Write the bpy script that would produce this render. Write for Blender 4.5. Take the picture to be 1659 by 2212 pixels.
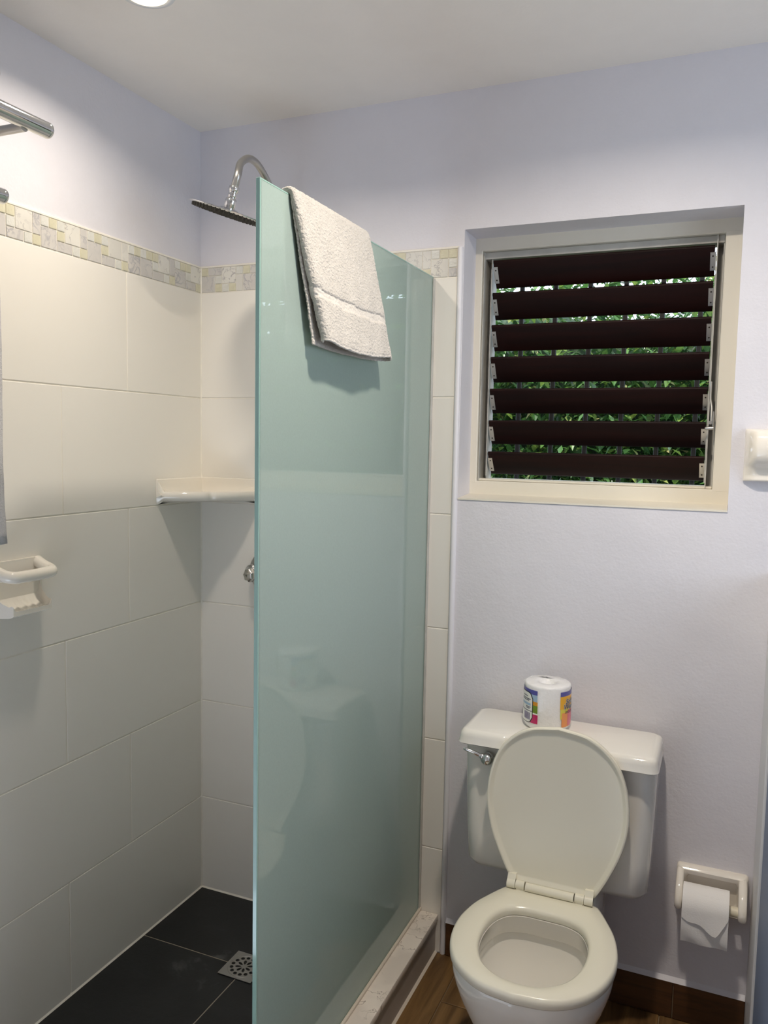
import bpy, bmesh, math, random
from mathutils import Vector, Matrix
random.seed(7)
for o in list(bpy.data.objects):
    bpy.data.objects.remove(o)
S = bpy.context.scene
COL = S.collection
PI = math.pi

# ------------------------------------------------------------------ camera
cam_d = bpy.data.cameras.new('camera')
cam = bpy.data.objects.new('camera', cam_d)
COL.objects.link(cam)
CR = Vector((0.91951525, 0.39261312, 0.01861817))
CU = Vector((-0.05145829, 0.07328666, 0.99598248))
CF = Vector((-0.38967133, 0.91677915, -0.0875914))
CP = Vector((1.5825, -2.1912, 1.5279))
cam.matrix_world = Matrix(((CR.x, CU.x, -CF.x, CP.x), (CR.y, CU.y, -CF.y, CP.y), (CR.z, CU.z, -CF.z, CP.z), (0, 0, 0, 1)))
cam_d.sensor_fit = 'HORIZONTAL'
cam_d.sensor_width = 36.0
cam_d.lens = 36.0 * 1742.8 / 1659.0
cam_d.clip_start = 0.02
S.camera = cam

# ------------------------------------------------------------------ world, sun, window portal, exposure
world = bpy.data.worlds.new('world')
S.world = world
world.use_nodes = True
bg = world.node_tree.nodes['Background']
bg.inputs[0].default_value = (0.72, 0.84, 1.0, 1)
bg.inputs[1].default_value = 4.2

sun_d = bpy.data.lights.new('sun', 'SUN')
sun_d.energy = 6.0
sun_d.angle = 0.02
sun_d.color = (1.0, 0.93, 0.8)
sun = bpy.data.objects.new('sun', sun_d)
COL.objects.link(sun)
sun.rotation_euler = Vector((0.35, 0.42, -0.95)).to_track_quat('-Z', 'Y').to_euler()

por_d = bpy.data.lights.new('side_window_portal', 'AREA')
por_d.shape = 'RECTANGLE'
por_d.size = 0.9
por_d.size_y = 0.9
por_d.cycles.is_portal = True
por = bpy.data.objects.new('side_window_portal', por_d)
COL.objects.link(por)
por.location = (2.52, -0.85, 1.75)
por.rotation_euler = (0, PI / 2, 0)

LAMP_A = (0.375, -0.715)
LAMP_B = (1.36, -0.88)
LAMP_WATT = {'A': 5.0, 'B': 13.4}
LAMP_SPREAD = {'A': 150, 'B': 158}
LAMP_COL = (1.0, 0.89, 0.75)

S.view_settings.view_transform = 'Standard'
S.view_settings.look = 'None'
S.view_settings.exposure = 0.12
S.view_settings.gamma = 1.0
S.view_settings.use_curve_mapping = False
S.cycles.max_bounces = 10
S.cycles.diffuse_bounces = 6
S.cycles.caustics_reflective = False
S.cycles.caustics_refractive = False

# ------------------------------------------------------------------ helpers
WORLD_POS = {}


def link(o, parent=None):
    COL.objects.link(o)
    if parent is not None:
        o.parent = parent
    return o


def wpos(o):
    p = Vector((0, 0, 0))
    while o is not None:
        p += o.location
        o = o.parent
    return p


def tag(o, label=None, cat=None, group=None, kind=None):
    if label:
        o['label'] = label
    if cat:
        o['category'] = cat
    if group:
        o['group'] = group
    if kind:
        o['kind'] = kind
    return o


def thing(name, loc, label, cat, group=None):
    o = bpy.data.objects.new(name, None)
    o.empty_display_size = 0.05
    o.location = loc
    link(o)
    return tag(o, label, cat, group)


def obj(name, bm, mat, parent=None, smooth=None, origin=None):
    """bm is in world coordinates; linked as one mesh object."""
    bmesh.ops.recalc_face_normals(bm, faces=bm.faces[:])
    if parent is not None:
        off = wpos(parent)
    elif origin is not None:
        off = Vector(origin)
    else:
        xs = [v.co for v in bm.verts]
        mn = Vector((min(c.x for c in xs), min(c.y for c in xs), min(c.z for c in xs)))
        mx = Vector((max(c.x for c in xs), max(c.y for c in xs), max(c.z for c in xs)))
        off = Vector(((mn.x + mx.x) / 2, (mn.y + mx.y) / 2, mn.z))
    bmesh.ops.translate(bm, verts=bm.verts[:], vec=-off)
    me = bpy.data.meshes.new(name)
    bm.to_mesh(me)
    bm.free()
    me.materials.append(mat)
    if smooth is not None:
        me.shade_smooth()
        me.set_sharp_from_angle(angle=math.radians(smooth))
    o = bpy.data.objects.new(name, me)
    if parent is None:
        o.location = off
    return link(o, parent)


def struct(o):
    o['kind'] = 'structure'
    return o


def box(lo, hi, bev=0.0, seg=1, bm=None):
    bm = bm or bmesh.new()
    vs = [bm.verts.new((x, y, z)) for x in (lo[0], hi[0]) for y in (lo[1], hi[1]) for z in (lo[2], hi[2])]
    fs = []
    for f in ((0, 1, 3, 2), (4, 6, 7, 5), (0, 4, 5, 1), (2, 3, 7, 6), (0, 2, 6, 4), (1, 5, 7, 3)):
        fs.append(bm.faces.new([vs[i] for i in f]))
    if bev > 0:
        es = list({e for f in fs for e in f.edges})
        bmesh.ops.bevel(bm, geom=es, offset=bev, segments=seg, profile=0.5, affect='EDGES')
    return bm


def loft(rings, cap0=True, cap1=True, bm=None, closed=True):
    bm = bm or bmesh.new()
    vr = [[bm.verts.new(p) for p in r] for r in rings]
    n = len(vr[0])
    for a, b in zip(vr, vr[1:]):
        for i in range(n if closed else n - 1):
            j = (i + 1) % n
            bm.faces.new((a[i], a[j], b[j], b[i]))
    if cap0:
        bm.faces.new(list(reversed(vr[0])))
    if cap1:
        bm.faces.new(vr[-1])
    return bm


def catmull(pts, k=8, closed=False):
    pts = [Vector(p) for p in pts]
    out = []
    n = len(pts)
    for i in range(n if closed else n - 1):
        if closed:
            p0, p1, p2, p3 = pts[i - 1], pts[i], pts[(i + 1) % n], pts[(i + 2) % n]
        else:
            p1, p2 = pts[i], pts[i + 1]
            p0 = pts[i - 1] if i else p1 * 2 - p2
            p3 = pts[i + 2] if i + 2 < n else p2 * 2 - p1
        for s in range(k):
            t = s / k
            out.append(0.5 * ((2 * p1) + (p2 - p0) * t + (2 * p0 - 5 * p1 + 4 * p2 - p3) * t * t + (3 * p1 - p0 - 3 * p2 + p3) * t ** 3))
    if not closed:
        out.append(pts[-1])
    return out


def tube(path, rad, seg=16, cap=True, bm=None):
    path = [Vector(p) for p in path]
    rads = rad if isinstance(rad, (list, tuple)) else [rad] * len(path)
    rings = []
    t0 = (path[1] - path[0]).normalized()
    ref = Vector((0, 0, 1)) if abs(t0.z) < 0.9 else Vector((1, 0, 0))
    nrm = t0.cross(ref).normalized()
    for i, p in enumerate(path):
        if i == 0:
            t = path[1] - p
        elif i == len(path) - 1:
            t = p - path[i - 1]
        else:
            t = path[i + 1] - path[i - 1]
        t.normalize()
        nrm = (nrm - t * nrm.dot(t)).normalized()
        b = t.cross(nrm)
        rings.append([p + (nrm * math.cos(2 * PI * k / seg) + b * math.sin(2 * PI * k / seg)) * rads[i] for k in range(seg)])
    return loft(rings, cap, cap, bm)


def lathe(prof, base, axis=(0, 0, 1), seg=32, bm=None, cap0=True, cap1=True):
    """prof: list of (radius, distance along axis)."""
    ax = Vector(axis).normalized()
    ref = Vector((1, 0, 0)) if abs(ax.x) < 0.8 else Vector((0, 1, 0))
    u = ax.cross(ref).normalized()
    v = ax.cross(u)
    base = Vector(base)
    rings = [[base + ax * h + (u * math.cos(2 * PI * k / seg) + v * math.sin(2 * PI * k / seg)) * max(r, 1e-5) for k in range(seg)] for r, h in prof]
    return loft(rings, cap0, cap1, bm)


def rrect(x0, x1, y0, y1, r, z, n=5):
    out = []
    for cx, cy, a0 in ((x1 - r, y1 - r, 0), (x0 + r, y1 - r, PI / 2), (x0 + r, y0 + r, PI), (x1 - r, y0 + r, 1.5 * PI)):
        for k in range(n + 1):
            a = a0 + PI / 2 * k / n
            out.append(Vector((cx + r * math.cos(a), cy + r * math.sin(a), z)))
    return out


# ------------------------------------------------------------------ materials
def new_mat(name):
    m = bpy.data.materials.new(name)
    m.use_nodes = True
    nt = m.node_tree
    return m, nt, nt.nodes['Principled BSDF']


def srgb(r, g, b):
    f = lambda c: (c / 255 / 12.92) if c / 255 <= 0.04045 else ((c / 255 + 0.055) / 1.055) ** 2.4
    return (f(r), f(g), f(b), 1)


def texco(nt, scale=(1, 1, 1), kind='Object'):
    tc = nt.nodes.new('ShaderNodeTexCoord')
    mp = nt.nodes.new('ShaderNodeMapping')
    mp.inputs['Scale'].default_value = scale
    nt.links.new(tc.outputs[kind], mp.inputs[0])
    return mp.outputs[0]


def noise(nt, vec, scale, detail=4, rough=0.55, dist=0.0):
    n = nt.nodes.new('ShaderNodeTexNoise')
    n.inputs['Scale'].default_value = scale
    n.inputs['Detail'].default_value = detail
    n.inputs['Roughness'].default_value = rough
    n.inputs['Distortion'].default_value = dist
    nt.links.new(vec, n.inputs['Vector'])
    return n.outputs['Fac']


def ramp(nt, fac, stops):
    r = nt.nodes.new('ShaderNodeValToRGB')
    el = r.color_ramp.elements
    el[0].position, el[0].color = stops[0]
    el[1].position, el[1].color = stops[-1]
    for p, c in stops[1:-1]:
        e = el.new(p)
        e.color = c
    nt.links.new(fac, r.inputs[0])
    return r.outputs[0]


def bump(nt, h, strength, dist=0.002):
    b = nt.nodes.new('ShaderNodeBump')
    b.inputs['Strength'].default_value = strength
    b.inputs['Distance'].default_value = dist
    nt.links.new(h, b.inputs['Height'])
    return b.outputs[0]


def simple(name, col, rough=0.5, metal=0.0, spec=0.5, bump_scale=0, bump_str=0.1, coat=0.0, var=0.0):
    m, nt, p = new_mat(name)
    p.inputs['Base Color'].default_value = col
    p.inputs['Roughness'].default_value = rough
    p.inputs['Metallic'].default_value = metal
    p.inputs['Specular IOR Level'].default_value = spec
    p.inputs['Coat Weight'].default_value = coat
    vec = texco(nt)
    if var:
        n = noise(nt, vec, 18, 5)
        c0 = tuple(c * (1 - var) for c in col[:3]) + (1,)
        c1 = tuple(min(1, c * (1 + var)) for c in col[:3]) + (1,)
        nt.links.new(ramp(nt, n, [(0.3, c0), (0.7, c1)]), p.inputs['Base Color'])
    if bump_scale:
        nt.links.new(bump(nt, noise(nt, vec, bump_scale, 4), bump_str), p.inputs['Normal'])
    return m


def plaster(name, col, rough=0.5, fine=0.45, coarse=0.5):
    m, nt, p = new_mat(name)
    vec = texco(nt)
    n1 = noise(nt, vec, 140, 3)
    n2 = noise(nt, vec, 9, 6, 0.6)
    c0 = tuple(c * 0.97 for c in col[:3]) + (1,)
    nt.links.new(ramp(nt, n2, [(0.3, c0), (0.7, col)]), p.inputs['Base Color'])
    p.inputs['Roughness'].default_value = rough
    b1 = nt.nodes.new('ShaderNodeBump')
    b1.inputs['Strength'].default_value = coarse
    b1.inputs['Distance'].default_value = 0.006
    nt.links.new(n2, b1.inputs['Height'])
    b2 = nt.nodes.new('ShaderNodeBump')
    b2.inputs['Strength'].default_value = fine
    b2.inputs['Distance'].default_value = 0.0012
    nt.links.new(n1, b2.inputs['Height'])
    nt.links.new(b1.outputs[0], b2.inputs['Normal'])
    nt.links.new(b2.outputs[0], p.inputs['Normal'])
    return m


def marble(name, base, vein, scale=14, rough=0.2, width=0.05):
    m, nt, p = new_mat(name)
    oi = nt.nodes.new('ShaderNodeObjectInfo')
    tc = nt.nodes.new('ShaderNodeTexCoord')
    ad = nt.nodes.new('ShaderNodeVectorMath')
    ad.operation = 'ADD'
    ml = nt.nodes.new('ShaderNodeMath')
    ml.operation = 'MULTIPLY'
    ml.inputs[1].default_value = 9.0
    nt.links.new(oi.outputs['Random'], ml.inputs[0])
    nt.links.new(tc.outputs['Object'], ad.inputs[0])
    nt.links.new(ml.outputs[0], ad.inputs[1])
    n = noise(nt, ad.outputs[0], scale, 4, 0.55, 0.5)
    n2 = noise(nt, ad.outputs[0], scale * 0.45, 3)
    mid = tuple(0.8 * b + 0.2 * v for b, v in zip(base[:3], vein[:3])) + (1,)
    c = ramp(nt, n, [(0.0, base), (0.5 - width, base), (0.5, vein), (0.5 + width, base), (1.0, base)])
    mx = nt.nodes.new('ShaderNodeMix')
    mx.data_type = 'RGBA'
    nt.links.new(ramp(nt, n2, [(0.42, (0, 0, 0, 1)), (0.62, (1, 1, 1, 1))]), mx.inputs[0])
    mx.inputs[6].default_value = mid
    nt.links.new(c, mx.inputs[7])
    nt.links.new(mx.outputs[2], p.inputs['Base Color'])
    p.inputs['Roughness'].default_value = rough
    return m


def wood(name, dark, light, axis='Y', scale=1.0, rough=0.4, coat=0.0, contrast=(0.3, 0.7)):
    m, nt, p = new_mat(name)
    oi = nt.nodes.new('ShaderNodeObjectInfo')
    st = {'X': (2.5, 30, 30), 'Y': (30, 2.5, 30), 'Z': (30, 30, 2.5)}[axis]
    v = texco(nt, tuple(s * scale for s in st))
    ad = nt.nodes.new('ShaderNodeVectorMath')
    ad.operation = 'ADD'
    ml = nt.nodes.new('ShaderNodeMath')
    ml.operation = 'MULTIPLY'
    ml.inputs[1].default_value = 37.0
    nt.links.new(oi.outputs['Random'], ml.inputs[0])
    nt.links.new(v, ad.inputs[0])
    nt.links.new(ml.outputs[0], ad.inputs[1])
    n = noise(nt, ad.outputs[0], 1.0, 7, 0.62, 0.8)
    nt.links.new(ramp(nt, n, [(contrast[0], dark), (contrast[1], light)]), p.inputs['Base Color'])
    p.inputs['Roughness'].default_value = rough
    p.inputs['Coat Weight'].default_value = coat
    nt.links.new(bump(nt, n, 0.15, 0.001), p.inputs['Normal'])
    return m


M = {}
M['paint'] = plaster('lavender_grey_plaster', srgb(220, 218, 224))
M['paint_plain'] = plaster('white_plaster', srgb(226, 224, 222), fine=0.1, coarse=0.1)
M['ceiling'] = plaster('ceiling_paint', srgb(238, 232, 224), rough=0.6, fine=0.1, coarse=0.25)
M['tile'] = simple('ivory_wall_tile', srgb(233, 229, 222), rough=0.33, bump_scale=220, bump_str=0.03)
M['grout'] = simple('pale_grout', srgb(234, 229, 219), rough=0.85, bump_scale=300, bump_str=0.3, var=0.06)
M['bullnose'] = simple('tile_trim_white', srgb(226, 225, 230), rough=0.3, bump_scale=60, bump_str=0.05)
M['m_marble'] = marble('mosaic_marble', srgb(207, 203, 198), srgb(172, 170, 173), 30, 0.25, 0.05)
M['m_white'] = marble('mosaic_pale', srgb(222, 219, 211), srgb(170, 166, 166), 22, 0.12, 0.018)
M['m_gold'] = simple('mosaic_gold_glass', srgb(212, 207, 182), rough=0.12, bump_scale=130, bump_str=0.6, coat=0.6, var=0.14)
M['m_tex'] = simple('mosaic_silver_glass', srgb(218, 217, 210), rough=0.14, bump_scale=150, bump_str=0.9, coat=0.6, var=0.12)
M['porcelain'] = simple('glazed_porcelain', srgb(236, 233, 226), rough=0.08, coat=0.5)
M['ceramic'] = simple('glazed_ceramic', srgb(238, 232, 222), rough=0.1, coat=0.5)
M['plastic'] = simple('cream_seat_plastic', srgb(232, 228, 212), rough=0.22)
M['chrome'] = simple('chrome', (0.72, 0.72, 0.72, 1), rough=0.07, metal=1.0)
M['steel'] = simple('brushed_steel', (0.50, 0.49, 0.47, 1), rough=0.32, metal=1.0, bump_scale=90, bump_str=0.06)
M['alu'] = simple('mill_aluminium', (0.60, 0.59, 0.56, 1), rough=0.38, metal=1.0, var=0.12)
M['dull_alu'] = simple('painted_aluminium', srgb(186, 184, 178), rough=0.45, var=0.1)
M['rubber'] = simple('grey_rubber', srgb(78, 72, 62), rough=0.7)
M['black_metal'] = simple('black_painted_iron', srgb(20, 20, 22), rough=0.5)
M['screw'] = simple('dark_screw', srgb(60, 55, 50), rough=0.5, metal=0.5)
M['frame'] = simple('cream_gloss_paint', srgb(226, 220, 206), rough=0.35, bump_scale=25, bump_str=0.12)
M['louver'] = wood('dark_mahogany', srgb(17, 6, 5), srgb(34, 11, 8), 'X', 1.0, 0.5, 0.0)
M['louver'].node_tree.nodes['Principled BSDF'].inputs['Specular IOR Level'].default_value = 0.15
M['plank'] = wood('wood_look_floor_tile', srgb(82, 58, 33), srgb(138, 106, 66), 'Y', 1.0, 0.4)
M['base'] = wood('wood_look_base_tile', srgb(58, 36, 20), srgb(98, 64, 36), 'X', 1.0, 0.4)
M['floor_grout'] = simple('floor_grout', srgb(150, 132, 108), rough=0.9)
M['curb_stone'] = marble('curb_marble', srgb(238, 229, 219), srgb(140, 126, 118), 16, 0.25, 0.010)
M['curb_side'] = simple('curb_tile', srgb(168, 158, 150), rough=0.4)
M['silicone'] = simple('white_silicone', srgb(216, 206, 192), rough=0.5)
M['paper'] = simple('tissue_paper', srgb(240, 238, 236), rough=0.9, bump_scale=260, bump_str=0.2)
M['film'] = simple('wrapped_tissue', srgb(238, 237, 237), rough=0.28, bump_scale=70, bump_str=1.0, coat=0.4)
M['blue_panel'] = simple('blue_grey_paint', srgb(120, 134, 160), rough=0.5, bump_scale=60, bump_str=0.05)
M['strip'] = simple('white_casing_paint', srgb(222, 222, 222), rough=0.45)
M['bark'] = simple('bark', srgb(70, 55, 42), rough=0.9, bump_scale=40, bump_str=0.5)
M['earth'] = simple('garden_soil', srgb(80, 66, 48), rough=0.95, bump_scale=20, bump_str=0.6, var=0.3)
M['water'] = simple('bowl_water', srgb(168, 168, 162), rough=0.02)


def slate_mat():
    m, nt, p = new_mat('black_slate_tile')
    v = texco(nt)
    n = noise(nt, v, 6, 7, 0.65, 0.6)
    n2 = noise(nt, v, 60, 5, 0.7)
    c = ramp(nt, n, [(0.45, srgb(20, 22, 24)), (0.62, srgb(30, 32, 34)), (0.78, srgb(88, 90, 90))])
    nt.links.new(c, p.inputs['Base Color'])
    p.inputs['Roughness'].default_value = 0.42
    nt.links.new(bump(nt, n2, 0.25, 0.002), p.inputs['Normal'])
    return m


M['slate'] = slate_mat()


def glass_mat():
    m, nt, p = new_mat('frosted_green_glass')
    nt.nodes.remove(p)
    out = nt.nodes['Material Output']
    v = texco(nt)
    n = noise(nt, v, 260, 2)
    col = ramp(nt, n, [(0.3, srgb(206, 226, 219)), (0.7, srgb(210, 230, 223))])
    d = nt.nodes.new('ShaderNodeBsdfDiffuse')
    t = nt.nodes.new('ShaderNodeBsdfTranslucent')
    nt.links.new(col, d.inputs[0])
    nt.links.new(col, t.inputs[0])
    mx = nt.nodes.new('ShaderNodeMixShader')
    mx.inputs[0].default_value = 0.54
    nt.links.new(d.outputs[0], mx.inputs[1])
    nt.links.new(t.outputs[0], mx.inputs[2])
    g = nt.nodes.new('ShaderNodeBsdfGlossy')
    g.inputs['Roughness'].default_value = 0.0
    fr = nt.nodes.new('ShaderNodeFresnel')
    fr.inputs[0].default_value = 1.55
    m2 = nt.nodes.new('ShaderNodeMixShader')
    nt.links.new(fr.outputs[0], m2.inputs[0])
    nt.links.new(mx.outputs[0], m2.inputs[1])
    nt.links.new(g.outputs[0], m2.inputs[2])
    nt.links.new(m2.outputs[0], out.inputs[0])
    return m


M['glass'] = glass_mat()
M['glass_edge'] = simple('polished_glass_edge', srgb(150, 184, 174), rough=0.08, coat=0.5)


def terry(name, col, attr=True):
    m, nt, p = new_mat(name)
    v = texco(nt)
    n = noise(nt, v, 330, 3, 0.6)
    n2 = noise(nt, v, 30, 4)
    ml = nt.nodes.new('ShaderNodeMath')
    ml.operation = 'MULTIPLY'
    nt.links.new(n, ml.inputs[0])
    if attr:
        a = nt.nodes.new('ShaderNodeAttribute')
        a.attribute_name = 'pile'
        nt.links.new(a.outputs['Fac'], ml.inputs[1])
    else:
        ml.inputs[1].default_value = 1.0
    b = bump(nt, ml.outputs[0], 0.9, 0.004)
    nt.links.new(b, p.inputs['Normal'])
    c0 = tuple(c * 0.9 for c in col[:3]) + (1,)
    nt.links.new(ramp(nt, n2, [(0.3, c0), (0.7, col)]), p.inputs['Base Color'])
    p.inputs['Roughness'].default_value = 0.95
    p.inputs['Sheen Weight'].default_value = 0.3
    return m


M['terry'] = terry('white_terry', srgb(204, 199, 192))
M['terry_grey'] = terry('pale_grey_terry', srgb(205, 203, 206), False)


def emit_mat(name, col, s):
    m, nt, p = new_mat(name)
    p.inputs['Base Color'].default_value = (0.9, 0.9, 0.9, 1)
    p.inputs['Emission Color'].default_value = col
    p.inputs['Emission Strength'].default_value = s
    return m


M['lamp_glow'] = emit_mat('lamp_diffuser', (1.0, 0.82, 0.52, 1), 1.6)


def leaf_mat():
    m, nt, p = new_mat('leaf_green')
    nt.nodes.remove(p)
    out = nt.nodes['Material Output']
    a = nt.nodes.new('ShaderNodeAttribute')
    a.attribute_name = 'tone'
    c = ramp(nt, a.outputs['Fac'], [(0.0, srgb(34, 62, 34)), (0.5, srgb(74, 112, 54)), (0.85, srgb(128, 150, 70)), (1.0, srgb(176, 170, 120))])
    d = nt.nodes.new('ShaderNodeBsdfDiffuse')
    t = nt.nodes.new('ShaderNodeBsdfTranslucent')
    g = nt.nodes.new('ShaderNodeBsdfGlossy')
    g.inputs['Roughness'].default_value = 0.3
    nt.links.new(c, d.inputs[0])
    nt.links.new(c, t.inputs[0])
    m1 = nt.nodes.new('ShaderNodeMixShader')
    m1.inputs[0].default_value = 0.35
    nt.links.new(d.outputs[0], m1.inputs[1])
    nt.links.new(t.outputs[0], m1.inputs[2])
    m2 = nt.nodes.new('ShaderNodeMixShader')
    m2.inputs[0].default_value = 0.06
    nt.links.new(m1.outputs[0], m2.inputs[1])
    nt.links.new(g.outputs[0], m2.inputs[2])
    nt.links.new(m2.outputs[0], out.inputs[0])
    return m


M['leaf'] = leaf_mat()

# ------------------------------------------------------------------ room shell
CZ = 2.489          # ceiling height
XR = 2.55           # right wall (out of frame)
YF = -2.95          # wall behind the camera
WX0, WX1, WZ0, WZ1 = 0.877, 1.586, 1.369, 2.116   # window opening
PB = 0.005          # back plaster face


def wall_with_hole(axis, face, outer, a0, a1, z0, z1, h):
    """wall in the plane axis=face .. outer; spans a0..a1 and z0..z1, hole h=(a,a,z,z)."""
    bm = bmesh.new()
    A = [a0, h[0], h[1], a1]
    Z = [z0, h[2], h[3], z1]
    P = (lambda a, d, z: (a, d, z)) if axis == 'y' else (lambda a, d, z: (d, a, z))
    V = {}
    for i, a in enumerate(A):
        for j, z in enumerate(Z):
            for k, d in enumerate((face, outer)):
                V[i, j, k] = bm.verts.new(P(a, d, z))
    for i in range(3):
        for j in range(3):
            if i == 1 and j == 1:
                continue
            for k in (0, 1):
                bm.faces.new([V[i, j, k], V[i + 1, j, k], V[i + 1, j + 1, k], V[i, j + 1, k]])
    for (i, j), (p, q) in ((((1, 1)), (2, 1)), ((2, 1), (2, 2)), ((2, 2), (1, 2)), ((1, 2), (1, 1))):
        bm.faces.new([V[i, j, 0], V[p, q, 0], V[p, q, 1], V[i, j, 1]])
    for k0, k1 in (((0, 0), (3, 0)), ((3, 0), (3, 3)), ((3, 3), (0, 3)), ((0, 3), (0, 0))):
        pass
    ring = [(i, 0) for i in range(4)] + [(3, j) for j in range(1, 4)] + [(i, 3) for i in (2, 1, 0)] + [(0, j) for j in (2, 1)]
    for (i, j), (p, q) in zip(ring, ring[1:] + ring[:1]):
        bm.faces.new([V[i, j, 0], V[p, q, 0], V[p, q, 1], V[i, j, 1]])
    return bm


wall_back = struct(obj('wall_back', wall_with_hole('y', PB, 0.22, -0.2, XR + 0.2, -0.2, CZ, (WX0, WX1, WZ0, WZ1)), M['paint'], origin=(0, 0, 0)))
wall_left = struct(obj('wall_left', box((-0.2, YF, -0.2), (-0.005, PB, CZ)), M['paint'], origin=(0, 0, 0)))
wall_right = struct(obj('wall_right', wall_with_hole('x', XR, XR + 0.18, YF, PB, -0.2, CZ, (-1.3, -0.4, 1.3, 2.2)), M['paint_plain'], origin=(0, 0, 0)))
wall_front = struct(obj('wall_front', box((-0.2, YF - 0.2, -0.2), (XR + 0.2, YF, CZ)), M['paint_plain'], origin=(0, 0, 0)))
ceiling = struct(obj('ceiling', box((-0.2, YF - 0.2, CZ), (XR + 0.2, 0.24, CZ + 0.2)), M['ceiling'], origin=(0, 0, 0)))

# wood-look plank floor (dry side)
floor = struct(obj('floor', box((0.846, YF, -0.15), (XR, PB, -0.0045)), M['floor_grout'], origin=(0, 0, 0)))
mesh_cache = {}


def piece(name, lo, hi, mat, parent, bev=0.0012):
    """box piece sharing mesh data with alike pieces."""
    sz = tuple(round(b - a, 4) for a, b in zip(lo, hi))
    key = (name, sz, mat.name)
    if key not in mesh_cache:
        bm = box((0, 0, 0), sz, bev)
        me = bpy.data.meshes.new(name)
        bm.to_mesh(me)
        bm.free()
        me.materials.append(mat)
        mesh_cache[key] = me
    o = bpy.data.objects.new(name, mesh_cache[key])
    o.location = Vector(lo) - wpos(parent)
    return link(o, parent)


pw = 0.185
x = 0.848 - 0.10
i = 0
while x < XR:
    xa, xb = max(x, 0.848), min(x + pw - 0.0025, XR)
    off = (-0.55, -0.2, -0.75)[i % 3]
    ys = [0.0]
    y = off
    while y > YF:
        ys.append(y)
        y -= 0.92
    ys.append(YF)
    for ya, yb in zip(ys, ys[1:]):
        if xb - xa > 0.01:
            piece('plank', (xa, yb + 0.0012, -0.008), (xb, ya - 0.0012, 0), M['plank'], floor)
    x += pw
    i += 1

# slate shower floor
floor_shower = struct(obj('floor_shower', box((-0.004, -1.6, -0.15), (0.70, PB, -0.0007)), simple('slate_grout', srgb(150, 142, 128), rough=0.9), origin=(0, 0, 0)))
DX, DY, DH = 0.366, -0.302, 0.055
for (xa, xb, ya, yb) in ((0.002, 0.70, -0.2985, -0.002), (0.002, 0.3685, -0.90, -0.3015), (0.3715, 0.70, -0.90, -0.3015), (0.002, 0.70, -1.5, -0.9025)):
    piece('slate_tile', (xa, ya, -0.01), (xb, yb, 0), M['slate'], floor_shower, 0.0008)

# ------------------------------------------------------------------ wall tiles
Z0 = 1.9883
RH = 1 / 3
G = 0.0016
grL = obj('grout_bed', box((-0.005, -1.42, 0.0), (-0.0009, 0.0, Z0 + 0.083)), M['grout'], wall_left)
grB = obj('grout_bed', box((0.0, 0.0009, 0.0), (0.862, PB, Z0 + 0.083)), M['grout'], wall_back)
for k in range(6):
    zt, zb = Z0 - k * RH - G, Z0 - (k + 1) * RH + G
    zb = max(zb, 0.002)
    ys = [0.0, -0.350, -1.017, -1.42] if k % 2 == 0 else [0.0, -0.598, -1.265, -1.42]
    for a, b in zip(ys, ys[1:]):
        piece('wall_tile', (-0.006, b + G, zb), (0.001, a - (0.003 if a == 0 else G), zt), M['tile'], wall_left)
    xs = [0.0, 0.52, 0.861] if k % 2 == 0 else [0.0, 0.30, 0.861]
    for a, b in zip(xs, xs[1:]):
        piece('wall_tile', (a + (0.003 if a == 0 else G), -0.001, zb), (b - G, 0.006, zt), M['tile'], wall_back)

# mosaic border: (col, row from top, width, height, kind)
CW = 0.02615
MH = 0.0772


def blkP(c, tall=True):
    b = [(c, 0, 1, 1, 'g'), (c, 1, 1, 1, 't'), (c, 2, 2, 1, 'm'), (c + 1, 0, 2, 2, 'w'), (c + 2, 2, 1, 1, 't' if tall else 'g')]
    if random.random() < 0.55:
        b[0] = (c, 0, 1, 1, 't')
        b[1] = (c, 1, 1, 1, 'g')
    if tall:
        b += [(c + 3, 0, 1, 2, random.choice('mmw')), (c + 3, 2, 1, 1, 'g')]
    return b, (4 if tall else 3)


def blkQ(c):
    return [(c, 0, 1, 1, 't'), (c + 1, 0, 1, 1, 'g'), (c, 1, 2, 2, random.choice('mmw'))], 2


def blkR(c):
    return [(c, 0, 1, 1, 'g'), (c + 1, 0, 2, 1, 'm'), (c, 1, 2, 2, 'm'), (c + 2, 1, 1, 1, 't'), (c + 2, 2, 1, 1, 'g'),
            (c + 3, 0, 2, 2, 'w'), (c + 3, 2, 1, 1, 't'), (c + 4, 2, 1, 1, 'g'), (c + 5, 0, 1, 1, 't'), (c + 5, 1, 1, 2, 'w')], 6


def seq(codes):
    out, c = [], 0
    for k in codes:
        b, n = {'P': lambda: blkP(c), 'p': lambda: blkP(c, False), 'Q': lambda: blkQ(c), 'R': lambda: blkR(c)}[k]()
        out += b
        c += n
    return out, c


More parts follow.
